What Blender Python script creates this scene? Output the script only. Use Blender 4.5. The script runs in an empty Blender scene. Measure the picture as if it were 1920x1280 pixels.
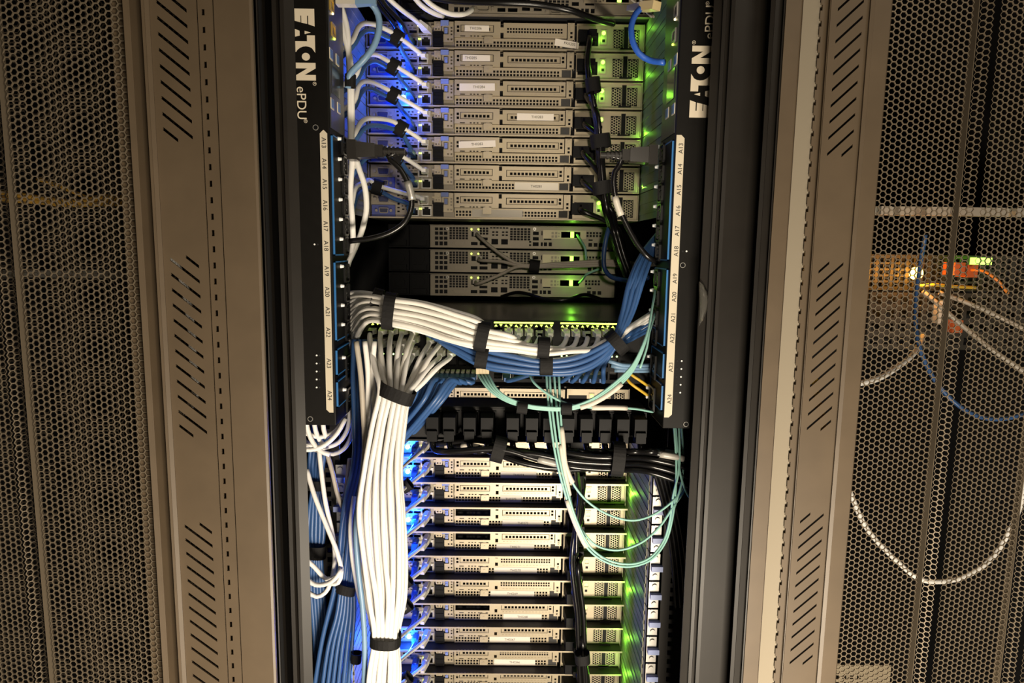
import bpy, math, random
import numpy as np
from mathutils import Vector, Matrix
random.seed(7)
S = bpy.context.scene
COL = S.collection
PI = math.pi

# ------------------------------------------------------------------ camera
ZC = 1.45                       # camera height above the floor
F = 1280.0                      # focal length in pixels of a 1920 px wide frame
CX, CY = 960.0, 640.0
dn = np.array([(835 - CX) / F, (10003 - CY) / F, 1.0]); dn /= np.linalg.norm(dn)
_e = 0.010
xa = np.array([1, (-dn[0] - dn[2] * _e) / dn[1], _e]); xa /= np.linalg.norm(xa)
ya = np.cross(-dn, xa)
M = np.stack([xa, ya, -dn])     # camera axes (right, down, forward) -> world


def at(px, py, Y):
    """The world point seen at photo pixel (px, py) at distance Y into the rack."""
    r = M @ np.array([(px - CX) / F, (py - CY) / F, 1.0])
    r = r * (Y / r[1])
    return Vector((r[0], r[1], r[2] + ZC))


cam = bpy.data.objects.new('camera', bpy.data.cameras.new('camera'))
COL.objects.link(cam)
cam.data.lens = 24.0
cam.data.sensor_width = 36.0
cam.data.clip_start = 0.01
R3 = Matrix([[M[i][0], -M[i][1], -M[i][2]] for i in range(3)])
cam.matrix_world = Matrix.Translation((0, 0, ZC)) @ R3.to_4x4()
S.camera = cam

# ------------------------------------------------------------------ world, lights, exposure
w = bpy.data.worlds.new('room_ambient'); S.world = w; w.use_nodes = True
w.node_tree.nodes['Background'].inputs[0].default_value = (1.0, 0.8, 0.55, 1)
w.node_tree.nodes['Background'].inputs[1].default_value = 0.025
vs = S.view_settings
vs.view_transform = 'Standard'; vs.look = 'None'; vs.gamma = 1.0; vs.exposure = 0.0
vs.use_curve_mapping = False


def lamp(name, kind, loc, energy, color, size=0.1, aim=None, spread=None):
    d = bpy.data.lights.new(name, kind); d.energy = energy; d.color = color
    if kind == 'AREA':
        d.size = size
        if spread: d.spread = spread
    else:
        d.shadow_soft_size = size
    o = bpy.data.objects.new(name, d); COL.objects.link(o); o.location = loc
    if aim is not None:
        o.rotation_euler = (Vector(aim) - Vector(loc)).to_track_quat('-Z', 'Y').to_euler()
    return o


WARM = (1.0, 0.865, 0.68)
lamp('low_aisle_light', 'AREA', (0.22, -0.08, ZC - 0.84), 26.5, WARM, 0.30, (0.08, 0.95, ZC - 0.52))  # unseen low light, added to make the lower rows brightest
lamp('upper_fill_light', 'AREA', (0.75, -0.45, ZC + 0.95), 3.2, WARM, 0.5, (0.2, 0.9, ZC + 0.1))  # unseen light added to brighten the top of the right door
fill_spot = lamp('deep_server_fill', 'SPOT', (0.05, -0.10, ZC + 0.06), 14.5, WARM, 0.02, (0.03, 1.2, ZC + 0.09))  # unseen spot added to brighten the deep-set servers
fill_spot.data.spot_size = math.radians(36); fill_spot.data.spot_blend = 1.0

# ------------------------------------------------------------------ materials
MATS = {}


def mat(name, col, rough=0.5, metal=0.0, emit=None, es=0.0, noise=0.0, nscale=60.0, spec=0.5, alpha=None, trans=0.0, bump=0.0):
    if name in MATS: return MATS[name]
    m = bpy.data.materials.new(name); m.use_nodes = True
    nt = m.node_tree; b = nt.nodes['Principled BSDF']
    b.inputs['Base Color'].default_value = (*col, 1); b.inputs['Roughness'].default_value = rough
    b.inputs['Metallic'].default_value = metal; b.inputs['Specular IOR Level'].default_value = spec
    if trans: b.inputs['Transmission Weight'].default_value = trans
    if emit:
        b.inputs['Emission Color'].default_value = (*emit, 1); b.inputs['Emission Strength'].default_value = es
    if noise or bump:
        tc = nt.nodes.new('ShaderNodeTexCoord'); n = nt.nodes.new('ShaderNodeTexNoise')
        n.inputs['Scale'].default_value = nscale; n.inputs['Detail'].default_value = 4
        nt.links.new(tc.outputs['Object'], n.inputs['Vector'])
        if noise:
            r = nt.nodes.new('ShaderNodeValToRGB')
            r.color_ramp.elements[0].color = (*[c * (1 - noise) for c in col], 1)
            r.color_ramp.elements[1].color = (*[min(1, c * (1 + noise)) for c in col], 1)
            nt.links.new(n.outputs['Fac'], r.inputs['Fac']); nt.links.new(r.outputs['Color'], b.inputs['Base Color'])
        if bump:
            bp = nt.nodes.new('ShaderNodeBump'); bp.inputs['Strength'].default_value = bump; bp.inputs['Distance'].default_value = 0.001
            nt.links.new(n.outputs['Fac'], bp.inputs['Height']); nt.links.new(bp.outputs['Normal'], b.inputs['Normal'])
    MATS[name] = m
    return m


COAT = mat('powder_coat', (0.110, 0.079, 0.048), 0.5, 0.0, noise=0.18, nscale=25, bump=0.08)
MESHM = mat('mesh_steel', (0.23, 0.185, 0.13), 0.34, 0.35)
POST = mat('post_black', (0.015, 0.0125, 0.010), 0.45, noise=0.25, nscale=30, spec=0.25)
BLACK = mat('black_plastic', (0.004, 0.004, 0.0045), 0.5, spec=0.15)
PDUM = mat('pdu_case', (0.0055, 0.0048, 0.004), 0.5, noise=0.3, nscale=80, spec=0.18)
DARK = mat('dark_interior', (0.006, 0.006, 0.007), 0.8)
ZINC = mat('zinc_sheet', (0.385, 0.325, 0.225), 0.42, 0.35, noise=0.08, nscale=40)
ZINCD = mat('zinc_sheet_shaded', (0.25, 0.218, 0.165), 0.45, 0.35, noise=0.10, nscale=40)  # darker copy of the zinc, shade on the port panels put into its colour
STEEL = mat('bright_steel', (0.46, 0.445, 0.41), 0.35, 0.5)
TRAY = mat('tray_film', (0.030, 0.028, 0.027), 0.5, 0.0, spec=.3)
PAPER = mat('paper_sticker', (0.72, 0.66, 0.56), 0.6)
LABELM = mat('label_strip', (0.62, 0.55, 0.42), 0.5)
INK = mat('black_ink', (0.03, 0.028, 0.025), 0.7)
PRINT = mat('cream_print', (0.74, 0.65, 0.50), 0.5)
BLUEP = mat('blue_touchpoint', (0.16, 0.22, 0.50), 0.45)
LATCH = mat('periwinkle_latch', (0.24, 0.29, 0.50), 0.4)
TRIM = mat('blue_trim', (0.03, 0.16, 0.42), 0.4)
WHITED = mat('cream_cable', (0.76, 0.73, 0.67), 0.45, noise=0.06, nscale=120)
WHITEC = mat('white_cable', (0.85, 0.83, 0.79), 0.42, noise=0.05, nscale=120)
GREYC = mat('grey_cable', (0.46, 0.41, 0.34), 0.45, noise=0.06, nscale=120)
BLUEC = mat('blue_cable', (0.035, 0.095, 0.25), 0.40)
NAVYC = mat('navy_cable', (0.018, 0.05, 0.14), 0.42)
SKYC = mat('slate_blue_cable', (0.19, 0.32, 0.48), 0.4)
TEALC = mat('teal_fibre', (0.30, 0.57, 0.50), 0.4)
YELC = mat('yellow_fibre', (0.75, 0.48, 0.05), 0.4)
ORNC = mat('orange_fibre', (0.75, 0.26, 0.04), 0.4)
BLKC = mat('black_cord', (0.006, 0.0055, 0.0055), 0.26, spec=.45)
VELC = mat('hook_loop_strap', (0.007, 0.0065, 0.0065), 0.7, noise=0.3, nscale=300, bump=0.3, spec=0.25)
CLEAR = mat('clear_plug', (0.66, 0.62, 0.53), 0.3, trans=0.1)
GOLD = mat('gold_contact', (0.75, 0.50, 0.12), 0.3, 0.6)
WDOT = mat('white_light_pipe', (0.85, 0.83, 0.78), 0.35, emit=(1, 0.97, 0.9), es=0.12)
SCREEN = mat('grey_screen', (0.05, 0.055, 0.06), 0.15)
BTN = mat('blue_button', (0.10, 0.20, 0.42), 0.4)
L_GREEN = mat('green_led', (0.4, 1, 0.2), 0.4, emit=(0.34, 1.0, 0.06), es=5.0)
L_LIME = mat('lime_led', (0.7, 1, 0.2), 0.4, emit=(0.72, 1.0, 0.10), es=3.5)
L_BLUE = mat('blue_led', (0.3, 0.6, 1), 0.4, emit=(0.10, 0.38, 1.0), es=22.0)
L_AMB = mat('amber_led', (1, 0.6, 0.2), 0.4, emit=(1.0, 0.42, 0.05), es=26.0)
L_DIM = mat('warm_led', (1, 0.9, 0.6), 0.4, emit=(1.0, 0.85, 0.5), es=3.0)

# ------------------------------------------------------------------ mesh helpers
WL = {}


def frame_of(d, up=(0, 0, 1)):
    d = Vector(d).normalized(); u = Vector(up)
    if abs(d.dot(u.normalized())) > 0.97: u = Vector((1, 0, 0))
    s = d.cross(u).normalized(); u = s.cross(d).normalized()
    return s, d, u


class MB:
    def __init__(self): self.v, self.f = [], []

    def quad(self, a, b, c, d):
        n = len(self.v); self.v += [a, b, c, d]; self.f.append((n, n + 1, n + 2, n + 3))

    def box(self, x0, x1, y0, y1, z0, z1):
        n = len(self.v)
        self.v += [(x, y, z) for z in (z0, z1) for y in (y0, y1) for x in (x0, x1)]
        self.f += [tuple(n + i for i in q) for q in ((0, 2, 3, 1), (4, 5, 7, 6), (0, 1, 5, 4), (2, 6, 7, 3), (0, 4, 6, 2), (1, 3, 7, 5))]
        return self

    def obox(self, c, s, d, u, hs, hd, hu, taper=1.0):
        """box with half sizes along side/dir/up; the -dir end scaled by taper."""
        n = len(self.v); c = Vector(c)
        for k in (-1, 1):
            t = taper if k < 0 else 1.0
            for j in (-1, 1):
                for i in (-1, 1):
                    self.v.append(tuple(c + s * (i * hs * t) + u * (j * hu * t) + d * (k * hd)))
        self.f += [tuple(n + i for i in q) for q in ((0, 2, 3, 1), (4, 5, 7, 6), (0, 1, 5, 4), (2, 6, 7, 3), (0, 4, 6, 2), (1, 3, 7, 5))]
        return self

    def cyl(self, c, axis, r, h, n=12, r2=None):
        s, d, u = frame_of(axis); c = Vector(c); b = len(self.v); r2 = r if r2 is None else r2
        for k, rr in ((0, r), (h, r2)):
            for i in range(n):
                a = 2 * PI * i / n
                self.v.append(tuple(c + d * k + s * (rr * math.cos(a)) + u * (rr * math.sin(a))))
        for i in range(n):
            j = (i + 1) % n; self.f.append((b + i, b + j, b + n + j, b + n + i))
        self.f.append(tuple(range(b + n - 1, b - 1, -1))); self.f.append(tuple(range(b + n, b + 2 * n)))
        return self

    def ring(self, c, axis, r1, r0, h, n=20):
        s, d, u = frame_of(axis); c = Vector(c); b = len(self.v)
        for k, rr in ((0, r0), (0, r1), (h, r1), (h, r0)):
            for i in range(n):
                a = 2 * PI * i / n
                self.v.append(tuple(c + d * k + s * (rr * math.cos(a)) + u * (rr * math.sin(a))))
        for q in range(4):
            for i in range(n):
                j = (i + 1) % n; q2 = (q + 1) % 4
                self.f.append((b + q * n + i, b + q * n + j, b + q2 * n + j, b + q2 * n + i))
        return self

    def band(self, c, axis, side, a, bb, width, th=0.0012, n=28):
        """flat strap wrapped round an oval bundle: half size a along side, bb in depth."""
        d = Vector(axis).normalized(); s = (Vector(side) - d * Vector(side).dot(d)).normalized(); u = d.cross(s)
        c = Vector(c); b = len(self.v)
        for k, e in ((-width / 2, 0), (-width / 2, th), (width / 2, th), (width / 2, 0)):
            for i in range(n):
                t = 2 * PI * i / n; ct, st = math.cos(t), math.sin(t)
                pw = 0.75
                x = math.copysign(abs(ct) ** pw, ct) * (a + e); y = math.copysign(abs(st) ** pw, st) * (bb + e)
                self.v.append(tuple(c + d * k + s * x + u * y))
        for q in range(4):
            for i in range(n):
                j = (i + 1) % n; q2 = (q + 1) % 4
                self.f.append((b + q * n + i, b + q * n + j, b + q2 * n + j, b + q2 * n + i))
        return self

    def tube(self, pts, r, n=10, closed=False):
        pts = [Vector(p) for p in pts]; b = len(self.v); m = len(pts)
        tg = [(pts[min(i + 1, m - 1)] - pts[max(i - 1, 0)]).normalized() for i in range(m)]
        s, _, u = frame_of(tg[0])
        for i in range(m):
            if i:
                s = (s - tg[i] * s.dot(tg[i])).normalized(); u = s.cross(tg[i])
            rr = r[i] if isinstance(r, (list, tuple)) else r
            for k in range(n):
                a = 2 * PI * k / n
                self.v.append(tuple(pts[i] + s * (rr * math.cos(a)) + u * (rr * math.sin(a))))
        for i in range(m - 1):
            for k in range(n):
                k2 = (k + 1) % n
                self.f.append((b + i * n + k, b + i * n + k2, b + (i + 1) * n + k2, b + (i + 1) * n + k))
        self.f.append(tuple(range(b + n - 1, b - 1, -1))); self.f.append(tuple(range(b + (m - 1) * n, b + m * n)))
        return self

    def poly(self, pts, fn, h):
        """2-D polygon extruded; fn(u, v, t) -> point, t in 0..h"""
        b = len(self.v); n = len(pts)
        for t in (0, h): self.v += [tuple(fn(u, v, t)) for u, v in pts]
        self.f.append(tuple(range(b + n - 1, b - 1, -1))); self.f.append(tuple(range(b + n, b + 2 * n)))
        for i in range(n):
            j = (i + 1) % n; self.f.append((b + i, b + j, b + n + j, b + n + i))
        return self

    def profile(self, pts, z0, z1, th=0.0015):
        """sheet bent along a plan polyline (x, y), upright from z0 to z1"""
        p = [Vector((a, b)) for a, b in pts]; m = len(p); nr = []
        for i in range(m):
            d = (p[min(i + 1, m - 1)] - p[max(i - 1, 0)]).normalized(); nr.append(Vector((-d.y, d.x)))
        q = [p[i] + nr[i] * th for i in range(m)]
        loop = p + q[::-1]; n = len(loop); b = len(self.v)
        for z in (z0, z1): self.v += [(a.x, a.y, z) for a in loop]
        for i in range(n):
            j = (i + 1) % n; self.f.append((b + i, b + j, b + n + j, b + n + i))
        for i in range(m - 1):
            for o in (0, n): self.f.append((b + o + i, b + o + i + 1, b + o + n - 2 - i, b + o + n - 1 - i))
        return self

    def plate(self, x0, x1, z0, z1, holes, y, th, shear=0.0, fn=None):
        """sheet facing -y with real rectangular holes; shear tilts the rows"""
        holes = [h for h in holes if h[1] > x0 and h[0] < x1 and h[3] > z0 and h[2] < z1]
        xs = sorted({x0, x1, *[c for h in holes for c in h[:2]]}); zs = sorted({z0, z1, *[c for h in holes for c in h[2:]]})
        xs = [x for x in xs if x0 <= x <= x1]; zs = [z for z in zs if z0 <= z <= z1]
        nx, nz = len(xs) - 1, len(zs) - 1
        ix = {x: i for i, x in enumerate(xs)}; iz = {z: i for i, z in enumerate(zs)}
        solid = np.ones((nx, nz), bool)
        for a, b, c, d in holes:
            solid[ix[max(a, x0)]:ix[min(b, x1)], iz[max(c, z0)]:iz[min(d, z1)]] = False
        idx = {}

        def V(i, k, j):
            key = (i, k, j)
            if key not in idx:
                idx[key] = len(self.v)
                x, z = xs[i], zs[k]
                p = (x, y + j * th, z + shear * (x - x0))
                self.v.append(fn(*p) if fn else p)
            return idx[key]
        for i in range(nx):
            for k in range(nz):
                if not solid[i, k]: continue
                for j in (0, 1):
                    q = [V(i, k, j), V(i + 1, k, j), V(i + 1, k + 1, j), V(i, k + 1, j)]
                    self.f.append(tuple(q if j == 0 else q[::-1]))
                for di, dk, e in ((-1, 0, ((i, k), (i, k + 1))), (1, 0, ((i + 1, k + 1), (i + 1, k))), (0, -1, ((i + 1, k), (i, k))), (0, 1, ((i, k + 1), (i + 1, k + 1)))):
                    a, c = i + di, k + dk
                    if not (0 <= a < nx and 0 <= c < nz) or not solid[a, c]:
                        (p, q), (r, t) = e
                        self.f.append((V(p, q, 0), V(r, t, 0), V(r, t, 1), V(p, q, 1)))
        return self

    def hexes(self, s0, s1, z0, z1, pitch, wall, th, fn):
        """honeycomb perforation: fn(s, z, t) -> point (t = 0 front, th = back)"""
        R = pitch / math.sqrt(3); r = R * (1 - wall / pitch); dx = 1.5 * R
        ang = [math.radians(60 * i) for i in range(6)]
        nc = int((s1 - s0 - 2 * R) / dx) + 1
        for c in range(max(nc, 0)):
            cx = s0 + R + c * dx; off = pitch / 2 if c % 2 else 0.0
            nr = int((z1 - z0 - off) / pitch)
            for k in range(nr):
                cz = z0 + off + pitch * (k + 0.5); b = len(self.v)
                for rr, t in ((R, 0), (r, 0), (r, th)):
                    self.v += [fn(cx + rr * math.cos(a), cz + rr * math.sin(a), t) for a in ang]
                for i in range(6):
                    j = (i + 1) % 6
                    self.f.append((b + i, b + j, b + 6 + j, b + 6 + i)); self.f.append((b + 6 + i, b + 6 + j, b + 12 + j, b + 12 + i))
        return self

    def mesh(self, name, m, smooth=False):
        me = bpy.data.meshes.new(name); me.from_pydata(self.v, [], self.f); me.update()
        me.materials.append(m)
        if smooth: me.polygons.foreach_set('use_smooth', [True] * len(me.polygons))
        return me

    def build(self, name, m, parent=None, smooth=False, origin=None):
        if parent is not None: origin = WL[parent.name]
        elif origin is None: origin = Vector(self.v[0])
        o_ = Vector(origin)
        self.v = [(a[0] - o_.x, a[1] - o_.y, a[2] - o_.z) for a in self.v]
        return put(name, self.mesh(name, m, smooth), parent, o_)


def put(name, me, parent=None, loc=(0, 0, 0)):
    o = bpy.data.objects.new(name, me); COL.objects.link(o)
    if parent is not None:
        o.parent = parent; WL[o.name] = WL[parent.name]
    else:
        o.location = loc; WL[o.name] = Vector(loc)
    return o


def tag(o, label, cat, group=None):
    o['label'] = label; o['category'] = cat
    if group: o['group'] = group
    return o


def thing(name, label, cat, loc=(0, 0, 0), group=None):
    o = bpy.data.objects.new(name, None); COL.objects.link(o); o.location = loc
    o.empty_display_size = 0.02
    WL[o.name] = Vector(loc)
    return tag(o, label, cat, group)


def struct(o):
    o['kind'] = 'structure'; return o


TXT = {}


def text_mesh(s, m):
    """lettering as a mesh, unit cap height, origin at the centre"""
    if (s, m.name) in TXT: return TXT[(s, m.name)]
    cu = bpy.data.curves.new('lettering', 'FONT'); cu.body = s; cu.align_x = 'CENTER'; cu.align_y = 'CENTER'; cu.extrude = 0.01
    to = bpy.data.objects.new('lettering', cu); COL.objects.link(to)
    dg = bpy.context.evaluated_depsgraph_get(); dg.update()
    me = bpy.data.meshes.new_from_object(to.evaluated_get(dg)); me.name = 'lettering'
    bpy.data.objects.remove(to); bpy.data.curves.remove(cu)
    me.materials.clear(); me.materials.append(m)
    TXT[(s, m.name)] = me
    return me


def letter(name, s, m, parent, c, xdir, ydir, size):
    """lettering at world point c; xdir = reading direction, ydir = up of the letters"""
    o = put(name, text_mesh(s, m), parent)
    x = Vector(xdir).normalized(); y = Vector(ydir).normalized(); z = x.cross(y)
    R = Matrix((x, y, z)).transposed().to_4x4()
    o.matrix_local = Matrix.Translation(Vector(c) - WL[parent.name]) @ R @ Matrix.Scale(size, 4)
    return o


def spline(ctrl, step=0.006):
    P = [np.array(c, float) for c in ctrl]
    P = [2 * P[0] - P[1]] + P + [2 * P[-1] - P[-2]]; out = []
    for i in range(1, len(P) - 2):
        p0, p1, p2, p3 = P[i - 1:i + 3]
        n = max(2, int(np.linalg.norm(p2 - p1) / step))
        # centripetal Catmull-Rom
        t0 = 0; t1 = t0 + max(1e-4, np.linalg.norm(p1 - p0)) ** .5; t2 = t1 + max(1e-4, np.linalg.norm(p2 - p1)) ** .5; t3 = t2 + max(1e-4, np.linalg.norm(p3 - p2)) ** .5
        for k in range(n):
            t = t1 + (t2 - t1) * k / n
            A1 = (t1 - t) / (t1 - t0) * p0 + (t - t0) / (t1 - t0) * p1
            A2 = (t2 - t) / (t2 - t1) * p1 + (t - t1) / (t2 - t1) * p2
            A3 = (t3 - t) / (t3 - t2) * p2 + (t - t2) / (t3 - t2) * p3
            B1 = (t2 - t) / (t2 - t0) * A1 + (t - t0) / (t2 - t0) * A2
            B2 = (t3 - t) / (t3 - t1) * A2 + (t - t1) / (t3 - t1) * A3
            out.append(Vector((t2 - t) / (t2 - t1) * B1 + (t - t1) / (t2 - t1) * B2))
    out.append(Vector(P[-2]))
    return out


def cable(name, label, cat, ctrl, r, m, group=None, n=10):
    pts = spline([c[:3] if len(c) == 4 else at(*c) for c in ctrl])
    o = MB().tube(pts, r, n).build(name, m, None, True, origin=pts[0])
    tag(o, label, cat, group)
    return o, pts


def rj45(o, pos, d, m=CLEAR, boot=None, size=1.0, up=(0, 0, 1)):
    """modular plug as a part of cable o, pushed along d"""
    s, d, u = frame_of(d, up); p = Vector(pos); k = size
    b = MB().obox(p + d * 0.008 * k, s, d, u, 0.0058 * k, 0.010 * k, 0.0042 * k)
    b.obox(p + d * 0.008 * k + u * 0.0055 * k, s, d, u, 0.0025 * k, 0.008 * k, 0.0012 * k)
    pl = b.build('network_plug', m, o)
    if boot is not None:
        MB().obox(p - d * 0.012 * k, s, d, u, 0.0055 * k, 0.011 * k, 0.0042 * k, 0.62).build('strain_relief_boot', boot, o)
    return pl


def strap(px, py, Y, ang, a, bb, width, label, tail=None):
    """hook and loop strap; ang = run direction of the bundle in the picture (degrees, 0 = to the right, 90 = down)"""
    c = at(px, py, Y); A = math.radians(ang)
    d = at(px + 20 * math.cos(A), py + 20 * math.sin(A), Y) - c
    s = at(px - 20 * math.sin(A), py + 20 * math.cos(A), Y) - c
    k = Y / F
    b = MB().band(c, d, s, a * k, bb * k, width * k)
    if tail:
        sd = s.normalized(); dd = d.normalized(); u = dd.cross(sd)
        b.obox(c + sd * (a * k * tail) + Vector((0, -bb * k * 0.9, 0)), dd, sd, u, width * k * 0.5, 0.008, 0.0012)
    return tag(b.build('cable_strap', VELC, None, False, origin=c), label, 'strap')


def X(px, Y, py=640):
    return at(px, py, Y).x


def Z(py, Y, px=960):
    return at(px, py, Y).z


# ------------------------------------------------------------------ setting
fl = MB().box(-3, 3, -2.5, 3.2, -0.05, 0).build('floor', mat('floor_tile', (0.22, 0.20, 0.18), 0.5, noise=0.1, nscale=4), origin=(0, 0, 0))
struct(fl)

# ------------------------------------------------------------------ the open rack with its two doors
RT = 2.08
rack = thing('server_rack', 'open black server rack full of cabled servers between its two swung back mesh doors', 'server rack', (0, 1.0, 0))
poly = [(566, .93), (566.5, .838), (549.5, .835), (548.5, .829), (546, .829), (545, .835), (536, .837), (535, .829), (532, .829), (531, .84), (520, .868), (504, .872), (502, .80)]
MB().profile([(X(p, y), y) for p, y in poly], 0, RT).build('rear_post', POST, rack)
poly = [(1308, .93), (1309, .838), (1324.5, .835), (1325.5, .829), (1327.5, .829), (1328.5, .837), (1339, .837), (1340, .829), (1342.5, .829), (1343.5, .836), (1403, .836), (1405, .865), (1412, .868)]
MB().profile([(X(p, y), y) for p, y in poly][::-1], 0, RT).build('rear_post', POST, rack)
for sx in (-1, 1):
    MB().box(sx * .297, sx * .300, .84, 1.95, 0, RT).build('side_panel', DARK, rack)
    b = MB(); hl = []
    for i in range(120):
        z = 0.1 + i * 0.01481
        hl.append((sx * .262 - .004, sx * .262 + .004, z, z + .008))
    b.plate(sx * .262 - .018, sx * .262 + .018, 0.05, RT, hl, 0.985, .002)
    b.box(sx * .279, sx * .281, .985, 1.04, .05, RT)
    b.build('mounting_rail', POST, rack)
MB().box(-.3, .3, 1.95, 1.96, 0, RT).build('front_panel', DARK, rack)
MB().box(-.3, .3, .84, 1.95, RT, RT + .03).build('roof_panel', POST, rack)
MB().box(-.3, .3, .84, 1.95, .02, .05).build('base_panel', POST, rack)


def seg_fn(a, b, s0):
    (xa_, ya_), (xb, yb) = a, b
    L = math.hypot(xb - xa_, yb - ya_); dx, dy = (xb - xa_) / L, (yb - ya_) / L

    def fn(s, z, t): return (xa_ + dx * (s - s0) - dy * t * 0, ya_ + dy * (s - s0) + t, z)
    return fn, L


def honeycomb(b, pts, z0, z1, pitch=.0070, wall=.00105, th=.0013):
    for a, c in zip(pts, pts[1:]):
        fn, L = seg_fn(a, c, 0)
        b.hexes(0, L, z0, z1, pitch, wall, th, fn)
    return b


MZ0, MZ1 = 0.55, 2.03
# --- door swung back on one side (hinged at the post beside the first power strip)
YL = .71
slots = []
xs0, xs1 = X(327, YL), X(380, YL)
sh = -(Z(1240, YL, 400) - Z(960, YL, 352)) * 0 - 0.80


def slot_rows(y_first, y_last, n, px, Y, first, last, k):
    """list of (x0, x1, z') for slanted slots; z' measured where the slot meets x = base"""
    out = []
    for i in range(n):
        y = y_first + (y_last - y_first) * i / (n - 1)
        out.append(Z(y, Y, px))
    return out


hw = .0017
holes = []
for (ya_, yb_, n, p) in ((-28, 212, 9, 303), (485, 770, 11, 328), (985, 1290, 13, 358)):
    zs = slot_rows(ya_, yb_, n, p, YL, None, None, sh)
    for z in zs: holes.append((xs0, xs1, z - hw, z + hw))
    st = zs[0] - zs[1]
    holes.append((xs0 + (xs1 - xs0) * .55, xs1, zs[0] + st - hw, zs[0] + st + hw))
    holes.append((xs0, xs0 + (xs1 - xs0) * .5, zs[-1] - st - hw, zs[-1] - st + hw))
door = MB().plate(X(311, YL), X(397, YL), .3, RT, [(a, b, c + sh * 0, d) for a, b, c, d in holes], YL, .0015, shear=0.0,
                  fn=lambda x, y, z: (x, y, z + sh * (x - xs0))).build('rear_door', COAT, rack)
hl = []
pz = .01655
for i in range(110):
    z = .25 + i * pz; hl.append((X(404, YL), X(409, YL), z, z + .0062))
MB().plate(X(397, YL), X(424, YL), .2, RT, hl, YL + .003, .0015).build('hole_strip', COAT, door)
MB().profile([(X(p, y), y) for p, y in ((424, .735), (427, .718), (427.6, .71), (490, .71), (495, .711), (497, .714), (498, .76))], .2, RT).build('hinge_stile', COAT, door)
MB().profile([(X(p, y), y) for p, y in ((312, .71), (311.4, .703), (308.6, .703), (308, .706), (306.4, .706), (306, .703), (303.2, .703), (302, .713), (294, .716), (278, .718), (276.8, .705), (271, .705), (270, .724), (247, .725))], .2, RT).build('edge_ridge', COAT, door)
b = MB(); pts = [(X(270, .715), .716), (X(40, .715), .715)]
honeycomb(b, pts, MZ0, MZ1)
honeycomb(b, [(X(38, .750), .750), (X(8, .738), .738), (X(-170, .735), .738)], MZ0, MZ1)
b.profile([(X(40, .715), .715), (X(39.7, .715), .727)], MZ0, MZ1, .0006)
b.build('mesh_panel', MESHM, door)

# --- door swung back on the other side
YR = .775
xr0, xr1 = X(1525, YR), X(1570, YR)
shr = .95
holes = []
hw = .0016
for (ya_, yb_, n, p) in ((-42, 290, 12, 1562), (537, 804, 11, 1523), (1003, 1243, 11, 1489)):
    zs = slot_rows(ya_, yb_, n, p, YR, None, None, shr)
    for z in zs: holes.append((xr0, xr1, z - hw, z + hw))
    st = zs[0] - zs[1]
    holes.append((xr0, xr0 + (xr1 - xr0) * .42, zs[0] + st - hw, zs[0] + st + hw))
    holes.append((xr0 + (xr1 - xr0) * .58, xr1, zs[-1] - st - hw, zs[-1] - st + hw))
door = MB().plate(X(1513, YR), X(1585, YR), .3, RT, holes, YR, .0015, fn=lambda x, y, z: (x, y, z + shr * (x - xr0))).build('rear_door', COAT, rack)
hl = []
for i in range(110):
    z = .25 + i * .0166; hl.append((X(1500, YR), X(1504, YR), z, z + .0062))
MB().plate(X(1495, YR + .008), X(1510, YR + .008), .2, RT, hl, YR + .008, .0015).build('hole_strip', COAT, door)
MB().profile([(X(p, y), y) for p, y in ((1408, .85), (1409.5, .803), (1412, .803), (1413.5, .808), (1431, .808), (1432.5, .800))][::-1], .2, RT).build('hinge_edge', POST, door)
MB().profile([(X(p, y), y) for p, y in ((1433, .800), (1463, .800))][::-1], .2, RT).build('hinge_stile', COAT, door)
MB().profile([(X(p, y), y) for p, y in ((1463.5, .802), (1465, .797), (1493, .788), (1494.5, .788), (1495, .794))][::-1], .2, RT).build('seal_strip', mat('grey_seal', (0.33, 0.285, 0.215), 0.32), door)
MB().profile([(X(p, y), y) for p, y in ((1510, .784), (1513, .78), (1513.5, .776))][::-1], .2, RT).build('fold_edge', COAT, door)
MB().profile([(X(p, y), y) for p, y in ((1583.5, .7758), (1585, .7705), (1587.5, .7705), (1588.5, .776), (1617, .776), (1618, .79))][::-1], .2, RT).build('edge_ridge', COAT, door)
b = MB(); honeycomb(b, [(X(1616, .785), .785), (X(1773, .785), .785)], MZ0, MZ1)
honeycomb(b, [(X(1775, .812), .812), (X(1812, .80), .800), (X(1950, .80), .800)], MZ0, MZ1)
honeycomb(b, [(X(1953, .826), .826), (X(1990, .812), .812), (X(2140, .812), .812)], MZ0, MZ1)
b.profile([(X(1950.3, .80), .812), (X(1950, .80), .800)], MZ0, MZ1, .0006)
b.profile([(X(1773.3, .785), .797), (X(1773, .785), .785)], MZ0, MZ1, .0006)
b.build('mesh_panel', MESHM, door)


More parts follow.
